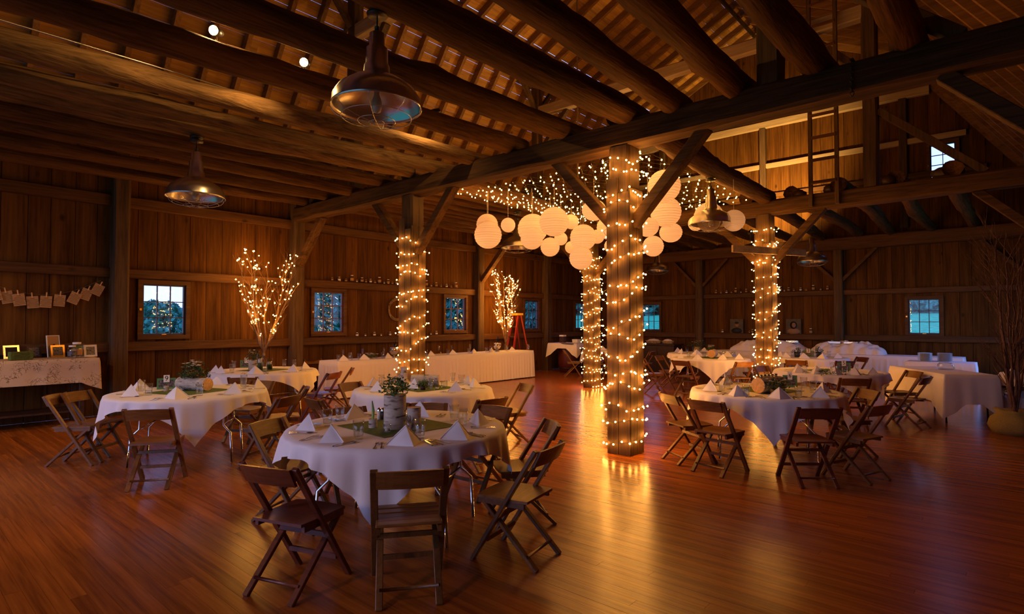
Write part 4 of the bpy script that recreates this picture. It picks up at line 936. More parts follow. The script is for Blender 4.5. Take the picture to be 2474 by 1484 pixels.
for i, px in enumerate([829, 876, 928, 1060, 1091, 1136]):
    put(link('champagne_flute', FLU, None, col(px, -11.25)), 'slender champagne flute, %s from the near end of the head table' % ORD[i], 'glass', 'champagne flutes on the head table')
for i, px in enumerate([846, 1186, 1276]):
    put(link('mason_jar', JAR, None, col(px, -10.95)), 'empty glass mason jar, %s from the near end of the head table' % ORD[i], 'jar', 'mason jars on the head table')
for i, (px, lab) in enumerate([(952, 'silver footed ice bucket on the head table beside the lit post'), (1201, 'silver footed ice bucket with bottle near the lit branches on the head table')]):
    o = empty('ice_bucket', col(px, -11.15), label=lab, cat='ice bucket'); MB().lathe([(.001,0),(.07,0),(.07,.012),(.025,.025),(.02,.05),(.07,.08),(.11,.14),(.12,.20),(.112,.235),(.13,.24),(.125,.245),(.105,.235),(.11,.2),(.06,.1),(.001,.09)], 20).build('bowl', M['silver'], o)
    for s in (-1, 1): MB().tube([(0, s*.118, .2), (0, s*.15, .19), (0, s*.15, .16), (0, s*.115, .15)], .006, 6).build('handle', M['silver'], o)
    b = empty('champagne_bottle', col(px, -11.15)+Vector((0, 0, .13)), label='dark champagne bottle leaning in the silver bucket %s' % ('by the lit post' if i == 0 else 'by the lit branches'), cat='bottle'); b.rotation_euler = (-.3, -.15, 0)
    MB().lathe([(.001,0),(.042,0),(.044,.15),(.035,.2),(.016,.25),(.015,.31),(.001,.31)], 12).build('bottle_body', M['bottle'], b); MB().lathe([(.0165,.24),(.017,.30),(.016,.315),(.001,.316)], 10).build('foil', M['black'], b)
o = empty('bouquet', col(897, -11.2), label='white flower bouquet lying among greenery on the head table', cat='bouquet'); foliage(o, .12, .2, 81, 60, 16, 'leaf', 0, flowers=.045)
for i, y in enumerate((6.9, 8.3, 9.6, 11.0)): chair('solid', -11.88, y, -PI/2, 'wooden folding chair against the wall behind the head table, %s from its near end' % ORD[i], 'chairs behind the head table')
# ------------------------------------------------------------------ branch trees with lights
def branch_tree(base, h, spread, nstem, seed, lab, slab, nb, me, z_fork=.15, mat='twig', pot=None, ax=(1, 1), lean=(0, 0), curve=.5, sub=9):
    rg = random.Random(seed); o = empty('branch_tree', base, label=lab, cat='branch tree'); m = MB(); pts = []
    m.tube([(0, 0, 0), (.01, 0, h*z_fork*.5), (0, .01, h*z_fork)], [.03, .026, .022], 7)
    for s in range(nstem):
        a = 2*PI*s/nstem + rg.uniform(-.4, .4); R = spread*rg.uniform(.35, 1); H2 = h*rg.uniform(.75, 1.0); q = []; rs = []; K = 12
        for i in range(K+1):
            t = i/K; rad = R*(t**(.75))*(1-.18*t*t*curve*2); z = h*z_fork + (H2-h*z_fork)*t
            q.append(Vector((math.cos(a)*rad*ax[0]+lean[0]*t+rg.uniform(-.02, .02), math.sin(a)*rad*ax[1]+lean[1]*t+rg.uniform(-.02, .02), z))); rs.append(.016*(1-t)**.8+.003)
        m.tube(q, rs, 5, False); pts += q[2:]
        for j in range(sub):
            i0 = rg.randint(2, K-1); p0 = q[i0]; a2 = a + rg.uniform(-1.5, 1.5); L = h*rg.uniform(.08, .22)
            pr = [p0 + Vector((math.cos(a2)*L*u*.6, math.sin(a2)*L*u*.6, L*u + rg.uniform(-.01, .01))) for u in (0, .3, .6, 1)]
            m.tube(pr, [.005, .004, .003, .0015], 4, False); pts += pr[1:]
            for w in range(3):
                a3 = a2+rg.uniform(-1.4, 1.4); L2 = L*rg.uniform(.3, .6); p1 = pr[rg.randint(1, 2)]
                m.tube([p1, p1+Vector((math.cos(a3)*L2*.5, math.sin(a3)*L2*.5, L2*.6)), p1+Vector((math.cos(a3)*L2*.7, math.sin(a3)*L2*.7, L2*1.1))], [.003, .002, .001], 3, False)
    m.build('branches', M[mat], o)
    if nb:
        st = empty('string_lights', base, label=slab, cat='string lights', group='fairy lights on the branch trees'); bl = []
        for i in range(nb):
            k = rg.randrange(len(pts)-1); p0, p1 = pts[k], pts[k+1]
            if (p1-p0).length > .4: p1 = p0
            bl.append(p0.lerp(p1, rg.random()) + Vector((rg.uniform(-.02, .02), rg.uniform(-.02, .02), rg.uniform(-.02, .02))))
        sel = sorted(bl, key=lambda q: (round(math.atan2(q.y, q.x)*1.5), q.z)); ch = []; cur = [sel[0]]
        for q in sel[1:]:
            if (q-cur[-1]).length < .35: cur.append(q)
            else:
                if len(cur) > 1: ch.append(cur)
                cur = [q]
        if len(cur) > 1: ch.append(cur)
        string(st, bl, ch, me, wr=.002)
    return o
b1 = at_x(638, 800, -11.25); b1.z = 0
pot = empty('tree_pot', b1, label='plain pot holding the lit branches between table 10 and the wall', cat='pot'); MB().lathe([(.001,0),(.17,0),(.2,.4),(.185,.4),(.17,.33),(.001,.33)], 20).build('pot_body', M['dark'], pot)
MB().tube([(0,0,.33),(0,0,.98)], .035, 8).build('trunk', M['twig'], pot)
branch_tree(b1+Vector((0, 0, .95)), 2.2, .95, 8, 4, 'tall bare branches spreading behind table 10', 'fairy lights on the bare branches behind table 10', 165, B_M, z_fork=.06, ax=(.75, 1), sub=9)
b2 = col(1222, -11.3)
vz = empty('tree_vase', b2, label='small clear vase holding lit branches on the far end of the head table', cat='vase'); MB().lathe([(.001,0),(.05,0),(.06,.12),(.04,.2),(.037,.2),(.055,.12),(.001,.01)], 14).build('vase_body', M['gls'], vz)
branch_tree(b2+Vector((0, 0, .02)), 2.22, .62, 9, 14, 'bare lit branches standing on the far end of the head table', 'fairy lights crowding the branches on the head table', 250, B_L, z_fork=.1, sub=8)
# dark tree at the right edge with burlap pot
b3 = Vector((-.02, 11.25, 0))
pt = empty('burlap_pot', b3, label='burlap wrapped pot on the floor at the right edge', cat='pot'); rg = random.Random(5); v = []; f = []; n = 26; prof = [(.001, 0), (.25, 0), (.31, .1), (.29, .22), (.2, .3), (.24, .36), (.15, .34), (.001, .3)]
for i, (r_, z_) in enumerate(prof):
    for k in range(n): j = 1+.07*math.sin(k*2.1+i)+rg.uniform(-.04, .04); v.append((r_*j*math.cos(2*PI*k/n), r_*j*math.sin(2*PI*k/n), z_+(rg.uniform(-.015, .015) if z_ else 0)))
for i in range(len(prof)-1):
    for k in range(n): f.append((i*n+k, i*n+(k+1) % n, (i+1)*n+(k+1) % n, (i+1)*n+k))
MB().add(v, f, True).build('burlap_wrap', M['burlap'], pt)
branch_tree(b3+Vector((0, 0, .25)), 2.9, .42, 10, 24, 'dark unlit bare birch branches standing at the right edge', '', 0, B_M, z_fork=.02, mat='birchtwig', sub=14, ax=(.7, 1.6))
# ------------------------------------------------------------------ step ladder behind head table
sl = empty('step_ladder', (-11.6, 13.45, 0), -.25, label='red step ladder with yellow top standing behind the lit branches on the head table', cat='ladder')
for s in (-1, 1):
    MB().bar((s*.24, -.42, 0), (s*.14, -.04, 1.85), .03, .07, c=.004).build('front_rail', M['red'], sl); MB().bar((s*.26, .42, 0), (s*.14, .06, 1.85), .03, .04, c=.004).build('rear_rail', M['red'], sl)
for k in range(5): z = .3+.3*k; y = -.42+.38*z/1.85; w = .24-.1*z/1.85; MB().box(-w, w, y-.04, y+.04, z-.012, z+.012).build('step', M['metal'], sl)
MB().cham(-.18, .18, -.13, .13, 1.85, 1.92, .01).build('top_cap', M['yellow'], sl)
# ------------------------------------------------------------------ buffet side
by0, by1 = 16.95, 17.75
bt = empty('buffet_table', (0, 0, 0), label='long buffet table under a pleated white skirt along the back wall', cat='table'); MB().box(-6.8, -.95, by0+.02, by1-.02, TZ-.03, TZ-.004).build('tabletop', M['dark'], bt)
for xx in (-6.6, -4.8, -3, -1.1): MB().tube([(xx, by0+.1, 0), (xx, by0+.1, TZ-.03)], .015, 6).build('leg', M['metal'], bt)
skirted(-6.85, -.9, by0, by1, TZ, 41, 42, 'long pleated white skirt cloth covering the buffet table', 'pleated skirt cloths', amp=.011)
def lump(c, a, b, h, seed, lab):
    rg = random.Random(seed); v = []; f = []; n, k = 60, 26; ph = [rg.uniform(0, 6) for _ in range(6)]
    for i in range(n+1):
        for j in range(k+1):
            u, w = 2*i/n-1, 2*j/k-1; e = max(0, 1-abs(u)**4)*max(0, 1-abs(w)**3); z = h*e**.45*(.85+.16*math.sin(u*7+ph[0]+w*3+1.5*math.sin(w*4))*e+.12*math.sin(w*9+ph[1]-u*6)*e + .07*abs(math.sin(u*17+w*8+ph[2])) + .05*math.sin(u*31-w*13))
            v.append((a*u+.02*math.sin(w*14+ph[3]), b*w+.02*math.sin(u*19+ph[4]), max(.004, z)))
    for i in range(n):
        for j in range(k): q = i*(k+1)+j; f.append((q, q+k+1, q+k+2, q+1))
    o = MB().add(v, f, True).build('draped_linen', M['cloth'], loc=c); return put(o, lab, 'linen', 'linens draped over buffet warmers')
lump((-5.35, 17.35, HZ), 1.0, .36, .30, 3, 'crumpled white linen draped over warmers, left half of the buffet table')
lump((-3.35, 17.35, HZ), .85, .36, .30, 9, 'crumpled white linen draped over warmers at the middle of the buffet table')
for i, (px, lab) in enumerate([(1876, 'leftmost'), (1916, 'second'), (2017, 'third'), (2056, 'fourth from the left, last')]):
    q = at_y(px, 835, 17.3); o = empty('chafing_lid', (q.x, 17.3, HZ+.26), label='flat silver warmer lid showing on the buffet linens, %s of four' % lab, cat='serving dish', group='silver warmer lids on the buffet')
    MB().cham(-.16, .16, -.1, .1, 0, .07, .01).build('lid', M['silver'], o); MB().tube([(-.05,-.02,.07),(-.05,-.02,.09),(.05,-.02,.09),(.05,-.02,.07)], .006, 6).build('handle', M['black'], o)
pt2 = empty('plate_table', (0, 0, 0), label='small table carrying plate stacks in front of the buffet', cat='table'); MB().box(-1.75, -.62, 14.9, 15.55, TZ-.03, TZ-.004).build('tabletop', M['dark'], pt2)
for xx in (-1.6, -.75): MB().tube([(xx, 15.2, 0), (xx, 15.2, TZ-.03)], .015, 6).build('leg', M['metal'], pt2)
skirted(-1.78, -.6, 14.88, 15.58, TZ, 47, 60, 'ruffled white skirt cloth of the small plate table', 'pleated skirt cloths', amp=.010)
PL = MB().lathe([(.001,.002),(.08,.0),(.09,.004),(.135,.014),(.133,.017),(.085,.008),(.001,.006)], 24).mesh('plate', M['plate'])
for s, (px, nm) in enumerate([(2235, 'left'), (2284, 'right')]):
    q = at_z(px, 873, HZ); q.y = min(max(q.y, 15.05), 15.3)
    for k in range(13):
        o = link('plate', PL, None, (q.x, q.y, HZ+.0135*k)); put(o, 'grey white china plate, %s in the %s stack on the plate table' % ('topmost' if k == 12 else ORD[k] + ' up' if k < 12 else '', nm), 'plate', 'stacked plates in the %s stack' % nm)
wt = empty('bare_table', (0, 0, 0), label='folding table with dark bent legs under the plain cream cloth', cat='table'); ax_ = math.radians(120.6)
wc = Vector((-.85, 11.56, 0)) + Vector((math.cos(ax_), math.sin(ax_), 0))*.95 + Vector((math.cos(ax_-PI/2), math.sin(ax_-PI/2), 0))*.38
wt.location = wc; wt.rotation_euler = (0, 0, ax_); MB().box(-.93, .93, -.37, .37, TZ-.03, TZ-.004).build('tabletop', M['dark'], wt)
for s in (-1, 1):
    for q in (-1, 1): MB().tube([(s*.55, q*.3, TZ-.03), (s*.62, q*.3, .45), (s*.78, q*.3, .3), (s*.8, q*.3, 0)], .016, 8).build('leg', M['black'], wt)
e = rect_edge(.95, .39, 220)
def whang(u):
    i = int(u*220) % 220; x, y = abs(e[i][0]), abs(e[i][1]); dcor = math.hypot(.95-x, .39-y); return .46 + .24*max(0, 1-dcor/.28)
put(drape(e, TZ+.004, whang, 5, folds=17, amp=.010, flare=.10, rows_=9).build('tablecloth', M['cloth'], loc=wc, rz=ax_), 'plain cream cloth with long pointed corners over the empty rectangular table', 'tablecloth')
q = at_z(2285, 893, HZ); o = empty('cake_stand', q, label='clear glass dome dish on the empty rectangular table', cat='dish'); MB().lathe([(.001,0),(.12,0),(.13,.012),(.12,.09),(.09,.12),(.001,.13),(.001,.125),(.088,.115),(.115,.09),(.12,.014),(.001,.006)], 20).build('dome', M['gls'], o)
# linen bundles on a cart by the tree
ct = empty('utility_cart', (.02, 13.0, 0), label='low dark cart loaded with wrapped linens behind the tree at right', cat='cart'); MB().box(-.3, .3, -.4, .4, .55, .58).box(-.3, .3, -.4, .4, .12, .15).build('shelf', M['dark'], ct)
for s in (-1, 1):
    for q in (-1, 1): MB().tube([(s*.28, q*.37, 0), (s*.28, q*.37, .6)], .015, 6).build('leg', M['black'], ct)
lump((.02, 13.0, .582), .29, .38, .22, 21, 'plastic wrapped white linen bundle on top of the cart behind the right-hand tree'); lump((.02, 13.0, .152), .28, .36, .3, 25, 'larger white linen bundle on the lower shelf of the cart')
# cocktail barrel table, and bar counter at the back
bb = empty('barrel_table', (-11.0, 15.35, 0), label='dark red barrel standing as a high table near the far corner', cat='table'); MB().lathe([(.001,0),(.27,0),(.34,.3),(.35,.5),(.33,.75),(.28,.94),(.001,.94)], 24).build('barrel', plain('dark_red_barrel', (.10, .015, .01), .5), bb)
for z in (.15, .8): MB().lathe([(.31,z-.02),(.345,z),(.33,z+.02)], 24).build('hoop', M['black'], bb)
MB().box(-.5, .5, -.5, .5, .94, .965).build('tabletop', M['dark'], bb)
e2 = rect_edge(.5, .5, 160)
put(drape(e2, .968, lambda u: .16+.30*max(0, 1-math.hypot(.5-abs(e2[int(u*160) % 160][0]), .5-abs(e2[int(u*160) % 160][1]))/.35), 8, folds=14, amp=.014, flare=.12).build('tablecloth', M['cloth'], loc=(-11.0, 15.35, 0), rz=.2), 'white cloth with a pointed corner over the high barrel table', 'tablecloth')
for (dx, dy, w, h, lab, mt) in ((-.12, -.15, .16, .2, 'dark box with white lid on the barrel table', 'dark'), (.25, .1, .2, .06, 'flat white box on the barrel table', 'white')):
    o = empty('box', (-11.0+dx, 15.35+dy, .973), label=lab, cat='box'); MB().cham(-w/2, w/2, -w/2, w/2, 0, h, .006).build('box_body', M[mt], o); MB().cham(-w/2-.005, w/2+.005, -w/2-.005, w/2+.005, h, h+.05, .006).build('lid', M['white'], o)
bc = empty('bar_counter', (-9.6, 17.6, 0), label='dark wooden bar counter against the back wall under the window', cat='counter'); MB().cham(-1.9, 1.35, -.3, .3, 0, .88, .01).build('body', M['dark'], bc); MB().cham(-1.95, 1.4, -.36, .34, .88, .93, .01).build('countertop', M['dark'], bc)
for k in range(6): MB().box(-1.8+.53*k, -1.36+.53*k, -.315, -.3, .1, .8).build('panel', M['dark'], bc)
for k, (x, w, lab) in enumerate([(-9.05, .3, 'pale cloth wrapped basket on the bar counter'), (-8.55, .22, 'shallow bread basket on the bar counter'), (-9.9, .22, 'stack of napkins on the bar counter')]):
    o = empty('basket', (x, 17.5, .931), label=lab, cat='basket'); MB().lathe([(.001,0),(w*.8,0),(w,.1),(w*.93,.1),(w*.75,.02),(.001,.02)], 16, Matrix.Diagonal((1, .6, 1, 1))).build('basket_body', M['straw'], o)
    MB().lathe([(.001,.16),(w*.5,.14),(w*.85,.09),(w*.6,.03)], 12, Matrix.Diagonal((1, .6, 1, 1))).build('contents', M['cloth'], o)
bc2 = empty('dried_branches', (-9.95, 17.7, .931), label='vase of dark dried branches in front of the small far window', cat='vase'); MB().lathe([(.001,0),(.06,0),(.08,.15),(.05,.3),(.001,.3)], 12).build('vase', M['dark'], bc2)
m = MB(); rg = random.Random(8)
for k in range(16): a, s_ = rg.uniform(0, 6.3), rg.uniform(.1, .3); m.tube([(0,0,.25),(math.cos(a)*s_*.4,math.sin(a)*s_*.4,.6),(math.cos(a)*s_,math.sin(a)*s_,.85+rg.uniform(-.1,.25))], [.005,.004,.012], 4)
m.build('twigs', M['dark'], bc2)
# ------------------------------------------------------------------ lace table
LZ = 1.06; lx0, lx1, ly0, ly1 = -12.0, -11.32, .2, 2.62
lt = empty('side_table', (0, 0, 0), label='old dark wooden side table with lower shelf at the left wall', cat='table'); MB().box(lx0+.02, lx1-.02, ly0, ly1-.05, LZ-.04, LZ-.004).build('tabletop', M['dark'], lt)
for xx in (lx0+.06, lx1-.08):
    for yy in (ly0+.1, ly1-.22): MB().cham(xx-.035, xx+.035, yy-.035, yy+.035, 0, LZ-.04, .006).build('leg', M['dark'], lt)
MB().cham(lx0+.02, lx1-.06, ly0+.05, ly1-.18, .2, .235, .006).build('shelf', M['dark'], lt)
MB().box(lx1-.09, lx1-.07, ly0+.1, ly1-.22, LZ-.2, LZ-.04).build('apron', M['dark'], lt)
e3 = rect_edge((lx1-lx0)/2, (ly1-ly0)/2, 220)
put(drape(e3, LZ+.004, lambda u: .38+.13*max(0, 1-math.hypot((lx1-lx0)/2-abs(e3[int(u*220) % 220][0]), (ly1-ly0)/2-abs(e3[int(u*220) % 220][1]))/.25), 15, folds=16, amp=.007, flare=.06).build('lace_tablecloth', M['lace'], loc=((lx0+lx1)/2, (ly0+ly1)/2, 0)), 'cream lace tablecloth with flower pattern on the side table', 'tablecloth')
def pframe(px, py, w, h, rz, frame, inner, lab, b=.025, tilt=-.15):
    p = at_z(px, py, LZ+.006); p.x = min(max(p.x, -11.9), -11.42); p = at_x(px, py, p.x); p.z = LZ+.006
    o = empty('picture_frame', p, rz + PI/2, label=lab, cat='picture frame', group='framed photographs on the lace table'); q = TR(0, 0, .004, tilt, 0, 0)
    m = MB(); m.box(-w/2, w/2, -.01, .01, 0, b, q); m.box(-w/2, w/2, -.01, .01, h-b, h, q); m.box(-w/2, -w/2+b, -.01, .01, b, h-b, q); m.box(w/2-b, w/2, -.01, .01, b, h-b, q); m.build('frame', M[frame], o)
    MB().box(-w/2+b, w/2-b, -.003, .004, b, h-b, q).build('picture', M[inner], o); MB().bar((0, .01, h*.6), (0, .09, .0), .03, .006).build('easel_back', M['black'], o)
pframe(28, 862, .22, .21, .35, 'silver', 'ink', 'silver picture frame with dark picture, farthest left on the lace table', .03)
pframe(83, 862, .2, .19, .35, 'dark', 'photo', 'dark wooden frame with couple portrait, behind the card on the lace table')
pframe(131, 859, .19, .36, .35, 'white', 'paper', 'tall cream card standing upright on the lace table', .01)
pframe(140, 864, .21, .2, .35, 'brass', 'photo', 'brass frame gleaming in front of the tall cream card', .03)
pframe(190, 860, .2, .21, .35, 'dark', 'leaf', 'red brown frame with green picture near the right end of the lace table')
pframe(219, 863, .2, .2, .3, 'white', 'photo', 'white frame with couple photo at the right end of the lace table', .032)
def jarthing(p, lab, s, mat, grp, lidm='white', h=.15, r=.045):
    o = empty('jar', p, label=lab, cat='jar', group=grp); MB().lathe([(.001,0),(r*s,0),(r*s*1.05,.01),(r*s*1.05,h*s*.75),(r*s*.75,h*s*.9),(r*s*.75,h*s)], 10).build('jar_glass', M['gls'], o)
    MB().lathe([(r*s*.8,h*s*.92),(r*s*.82,h*s*1.05),(.001,h*s*1.06)], 10).build('lid', M[lidm], o); MB().lathe([(r*s*1.07,h*s*.2),(r*s*1.08,h*s*.6)], 10).build('paper_band', M[mat], o)
q = at_z(50, 866, LZ+.006); q.x = -11.5; o = empty('green_card_case', (-11.45, at_x(50, 866, -11.45).y, LZ+.006), PI/2+.3, label='olive green lettered box lying in front on the lace table', cat='box'); MB().cham(-.15, .15, -.04, .04, 0, .13, .008).build('box_body', M['green'], o)
for k in range(4): MB().box(-.1, .1, -.0415, -.040, .03+.022*k, .036+.022*k).build('print_line', M['ink'], o)
jarthing((-11.45, at_x(174, 866, -11.45).y, LZ+.006), 'glass jar wrapped with a black ribbon on the lace table', 1.3, 'photo', 'jars on the lace table'); jarthing((-11.5, at_x(185, 864, -11.5).y, LZ+.006), 'glass jar with pale band beside the ribboned jar on the lace table', 1.6, 'paper', 'jars on the lace table')
# ------------------------------------------------------------------ garland of cards
gl = empty('card_garland_string', (0, 0, 0), label='thin twine strung along the plank wall above the lace table', cat='string')
gp = [(-14, 688), (0, 693), (20, 699), (48, 706), (80, 711), (112, 712), (145, 710), (176, 703), (207, 693), (232, 682), (244, 678)]
GX = XL+.13
MB().tube([at_x(x, y, GX) for x, y in gp], .0025, 4).build('twine', M['rope'], gl)
cards = [(-12, 712, 14), (17, 718, 13), (46, 724, 9), (79, 730, 6), (111, 729, -3), (144, 726, -5), (180, 720, -24), (208, 711, -20), (236, 700, -25)]
for i, (px, py, an) in enumerate(cards):
    p = at_x(px, py, GX-.01 if i % 2 else GX+.006); o = empty('table_card', p, label='cream printed seating card pegged on the twine, %s from the left' % ORD[i], cat='card', group='cards pegged on the twine above the lace table'); o.rotation_euler = (math.radians(an), 0, 0)
    MB().box(-.0008, .0008, -.077, .077, -.10, .095).build('card', M['paper'], o)
    for k in range(7): w = .03 if k == 0 else .055+.012*((k*7+i) % 3); MB().box(.0009, .0014, -w, w, .055-.022*k, .060-.022*k).build('print_line', M['dark'], o)
    MB().cham(-.006, .010, -.008, .008, .07, .155, .002).build('clothespin', M['cut'], o)
# ------------------------------------------------------------------ jars on the girts, wreath, portraits
def small_item(p, i, lab, grp):
    kinds = [(.9, .11, .034), (.8, .10, .032), (1.0, .12, .035), (.7, .09, .03), (1.15, .14, .036), (.65, .10, .045)]
    s, h, r = kinds[i % 6]; jarthing(p, lab, s, 'paper' if i % 3 else 'white', grp, 'paper' if i % 2 else 'white', h, r)
up = [305,355,403,446,482,519,547,580,611,643,678,706,736,768,950,980,1015,1050,1085,1125,1158,1192]
for i, u in enumerate(up):
    q = at_x(700+u/2.969, 676, XL+.065); q.z = 2.619
    small_item(q, i*5+1, '%s small jar from the near end of the upper rail, left wall' % ORD[i], 'jars on the upper rail')
for i, u in enumerate([483,543,608,656,720,778,957,1012,1052]):
    q = at_x(700+u/2.969, 806, XL+.065); q.z = 1.289; small_item(q, i*3, '%s little jar from the near end of the lower rail, left wall' % ORD[i], 'jars on the lower rail')
for i, u in enumerate([805,878,960,1035,1098,1175,1255,1328,1410,1708,1768,1825,1888,1965,2067,2150,2257,2367,2470]):
    q = at_y(1600+u/6.1825, 703, YB-.065); q.z = 2.579; small_item(q, i*5+2, '%s tiny ornament jar from the left on the back wall rail' % ORD[i], 'jars on the back wall rail')
for i, px in enumerate([1746, 1811, 1818, 1884, 1959]):
    q = at_y(px, 815, YB-.065); q.z = 1.289; small_item(q, i, 'small bottle on the low back wall rail beside the portraits, %s from the left' % ORD[i], 'bottles on the low back wall rail')
def portrait(px0, px1, py0, py1, woman, lab):
    a, b = at_y(px0, py0, YB-.09), at_y(px1, py1, YB-.09); w, h = b.x-a.x, a.z-b.z; h = min(h, a.z-1.29); o = empty('portrait_picture', ((a.x+b.x)/2, YB-.085, 1.292), label=lab, cat='picture')
    MB().cham(-w/2, w/2, -.015, .015, 0, h, .003).build('canvas', M['portrait'], o)
    f = lambda cx, cz, rx, rz, y, mt, nm: MB().lathe([(.001, 0), (1, 0), (1, .001), (.001, .001)], 20, TR(cx, y, cz, PI/2, 0, 0) @ Matrix.Diagonal((rx, rz, 1, 1))).build(nm, M[mt], o)
    f(0, h*.16, w*.42, h*.2, -.0165, 'skin' if woman else 'ink', 'shoulders')
    if woman: f(0, h*.58, w*.24, h*.26, -.0175, 'ink', 'hair')
    f(0.01, h*.58, w*.13, h*.17, -.019, 'skin', 'face')
    if not woman: f(0.01, h*.72, w*.14, h*.08, -.0205, 'ink', 'hair')
    for s in (-1, 1): f(.01+s*w*.05, h*.6, w*.02, h*.015, -.021, 'ink', 'eye')
    f(.01, h*.49, w*.04, h*.012, -.021, 'red', 'mouth')
portrait(1764, 1796, 771, 809, False, 'dark painted portrait of a person in a black jacket on the back wall rail')
portrait(1899, 1936, 771, 810, True, 'dark painted portrait of a person with bare shoulders on the back wall rail')
q = at_x(960, 748, XL+.05); wr_ = empty('wreath', q, label='round twig wreath hanging on the left wall behind a lit post', cat='wreath'); m = MB(); rg = random.Random(3)
for k in range(14): ph = rg.uniform(0, 6); m.tube([(.02*math.sin(t*1.3+ph), (.27+.03*math.sin(3*t*.26+ph))*math.cos(t*.2618), (.27+.03*math.sin(3*t*.26+ph))*math.sin(t*.2618)) for t in range(25)], .007, 4, False)
m.build('twig_ring', M['straw'], wr_)
# ------------------------------------------------------------------ ladder, rope, chain, lumps on rear beam
ld = empty('wooden_ladder', (0, YM-.2, 0), label='old wooden ladder fixed upright against the rear tie beam', cat='ladder')
xa, xb = at_y(1958, 400, YM-.2).x, at_y(2022, 400, YM-.2).x
for x in (xa, xb): MB().cham(x-.035, x+.035, -.03, .03, 3.86, 8.4, .006).build('rail', M['post_z'], ld)
for k in range(10): MB().cham(xa, xb, -.045, -.02, 4.28+.43*k, 4.34+.43*k, .006).build('rung', M['girt_x'], ld)
rp = empty('hay_rope', (XC, 8.46, 0), label='old rope hanging straight down from the roof ridge', cat='rope'); MB().tube([(.01*math.sin(z*1.7), .01*math.cos(z*2), z) for z in [4.1+.4*i for i in range(17)]], .014, 6).build('rope_strand', M['rope'], rp)
q = at_y(2058, 200, YA-.18); cn2 = empty('hanging_chain', (q.x, YA-.18, 0), label='dark iron hook and chain hanging over the front tie beam', cat='chain')
for k in range(9): MB().lathe([(.016,0),(.020,.004),(.024,0),(.020,-.004),(.016,0)], 10, TR(0, 0, 4.12-.035*k, PI/2, 0, (k % 2)*PI/2) @ Matrix.Diagonal((.9, 1.3, 1, 1))).build('chain_link', M['black'], cn2)
MB().bar((0, 0, 4.18), (0, .34, 4.2), .03, .012).build('hook', M['black'], cn2)
for i, (px, py, w, h) in enumerate([(1931, 468, .26, .10), (2006, 462, .24, .15), (2146, 441, .24, .15), (2290, 425, .46, .17)]):
    q = at_y(px, py, YM); rg = random.Random(i); v = []; f = []; n = 14
    for j, (r_, z_) in enumerate([(.001,0),(.9,0),(1,.3),(.95,.7),(.6,1),(.001,1.02)]):
        for k in range(n): g = rg.uniform(.9, 1.08); v.append((w/2*r_*g*math.cos(2*PI*k/n), .1*r_*g*math.sin(2*PI*k/n), h*z_))
    for j in range(5):
        for k in range(n): f.append((j*n+k, j*n+(k+1) % n, (j+1)*n+(k+1) % n, (j+1)*n+k))
    put(MB().add(v, f, True).build('wood_block', M['dark'], loc=(q.x, YM, 4.13)), 'dark weathered lump resting on the rear tie beam, %s from the left' % ORD[i], 'block', 'dark lumps on the rear tie beam')
# electric conduit along a log
put(MB().tube([(-6.95, -1, 4.43), (-6.95, 2.0, 4.42), (-6.98, 4.3, 4.40)], .008, 6).build('conduit', M['metal']), 'thin pale cable running along the top of a log joist', 'cable')
# ------------------------------------------------------------------ outdoors
gr = MB().box(-160, 120, -90, 200, -.5, -.35).build('lawn', M['grass']); put(gr, kind='structure')
m = MB(); v = []; f = []; 
for i in range(41):
    x = -170; yy = -60+6.5*i; z = 4.6+1.2*math.sin(i*.4)+.8*math.sin(i*.9); v += [(x, yy, -1), (x+8, yy, z), (x-10, yy, z*.9)]
for i in range(40): f += [(i*3, i*3+3, i*3+4, i*3+1), (i*3+1, i*3+4, i*3+5, i*3+2)]
put(MB().add(v, f, True).build('hills', M['hill']), kind='structure')
put(MB().add([(-90,23,-.36),(60,23,-.36),(60,75,2.7),(-90,75,2.7),(-90,76,-.5),(60,76,-.5)], [(0,1,2,3),(3,2,5,4),(0,3,4),(1,5,2)]).build('grass_slope', M['grass']), kind='structure')
def conifer(x, y, h, seed, lab):
    rg = random.Random(seed); o = empty('evergreen_tree', (x, y, -.35), label=lab, cat='tree', group='evergreens outside the windows'); m = MB(); n = 14
    for k in range(int(h*2.2)):
        t = k/(h*2.2); r = h*.24*(1-t)*rg.uniform(.85, 1.15)+.1; z = h*.06+h*.94*t
        for j in range(n):
            a = 2*PI*j/n+rg.uniform(-.2, .2); q = r*rg.uniform(.75, 1.15); m.add([(0, 0, z+h*.05), (q*math.cos(a-.14), q*math.sin(a-.14), z-.12*r), (q*1.12*math.cos(a), q*1.12*math.sin(a), z-.28*r), (q*math.cos(a+.14), q*math.sin(a+.14), z-.12*r)], [(0, 1, 2, 3)])
    m.build('needles', M['conifer'], o, kind='stuff'); MB().tube([(0, 0, 0), (0, 0, h*.9)], [h*.02, .02], 7).build('trunk', M['twig'], o)
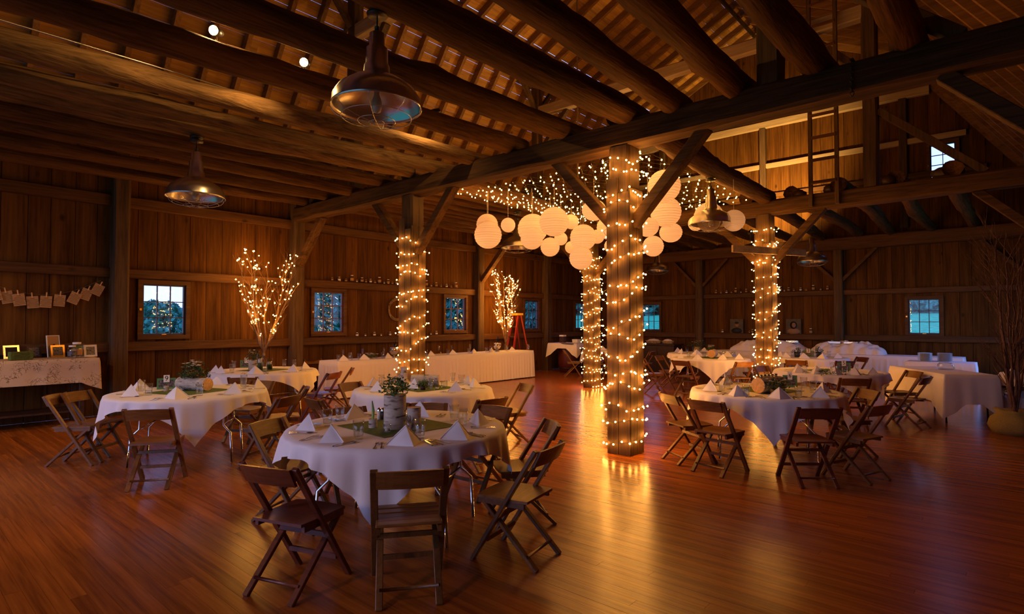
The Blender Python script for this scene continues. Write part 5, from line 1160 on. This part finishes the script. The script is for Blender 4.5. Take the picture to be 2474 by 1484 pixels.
def bushy(x, y, h, seed, lab, z0=-.35):
    rg = random.Random(seed); o = empty('leafy_tree', (x, y, z0), label=lab, cat='tree', group='trees seen through the windows' if z0 > -1.4 or 'row' not in lab else 'row of trees behind the field'); m = MB()
    for k in range(420):
        a, b = rg.uniform(0, 2*PI), rg.uniform(-.8, 1.5); r = h*.42*rg.uniform(.6, 1); p = Vector((r*math.cos(a)*math.cos(b), r*math.sin(a)*math.cos(b), h*.55+r*math.sin(b)*1.05)); s = h*.08
        d1 = Vector((rg.uniform(-1, 1), rg.uniform(-1, 1), rg.uniform(-1, 1)))*s; d2 = Vector((rg.uniform(-1, 1), rg.uniform(-1, 1), rg.uniform(-1, 1)))*s; m.add([p-d1, p+d2, p+d1, p-d2], [(0, 1, 2, 3)])
    m.build('foliage', M['conifer'], o, kind='stuff'); MB().tube([(0, 0, 0), (0, 0, h*.5)], h*.03, 7).build('trunk', M['twig'], o)
def thru(px, wall, dist):
    q = at_x(px, 760, XL) if wall == 'L' else at_y(px, 760, YB); k = dist/math.hypot(q.x, q.y); return q.x*k, q.y*k
bushy(*thru(398, 'L', 36), 2.5, 1, 'round leafy bush on the lawn outside the nearest left window'); bushy(*thru(368, 'L', 85), 4.7, 2, 'tall leafy tree on the meadow beyond the nearest left window'); bushy(*thru(408, 'L', 95), 4.9, 3, 'spreading tree on the meadow far beyond the nearest left window')
for i, (px, dd, hh) in enumerate([(762, 44, 7.5), (782, 50, 8.5), (806, 46, 8), (832, 50, 6.5), (795, 60, 9.5)]): conifer(*thru(px, 'L', dd), hh, i, 'dark evergreen beyond the second window of the left wall, %s of five' % ORD[i])
for i, (px, dd, hh) in enumerate([(1088, 26, 3.4), (1078, 50, 9), (1104, 52, 9.5), (1128, 48, 8.5)]): conifer(*thru(px, 'L', dd), hh, 20+i, 'evergreen beyond the third window of the left wall, %s of four' % ORD[i])
for i, (px, dd, hh) in enumerate([(1278, 30, 4), (1296, 46, 9), (1270, 50, 9)]): conifer(*thru(px, 'L', dd), hh, 30+i, 'evergreen beyond the fourth window of the left wall, %s of three' % ORD[i])
for i, (px, dd, hh) in enumerate([(1560, 45, 6), (1585, 50, 7), (2200, 40, 6), (2235, 38, 6.5), (2275, 42, 6), (2160, 44, 6)]): bushy(*thru(px, 'B', dd+40), hh+5, 40+i, 'dark leafy tree outside the back wall windows, %s from the left' % ORD[i], -1.5)
for i in range(15): 
    bushy(-62+5.6*i, 77+random.uniform(-2, 3), random.uniform(8, 10), 70+i, 'dark tree in the row on top of the field behind, %s from the left' % ORD[i], -1.5)
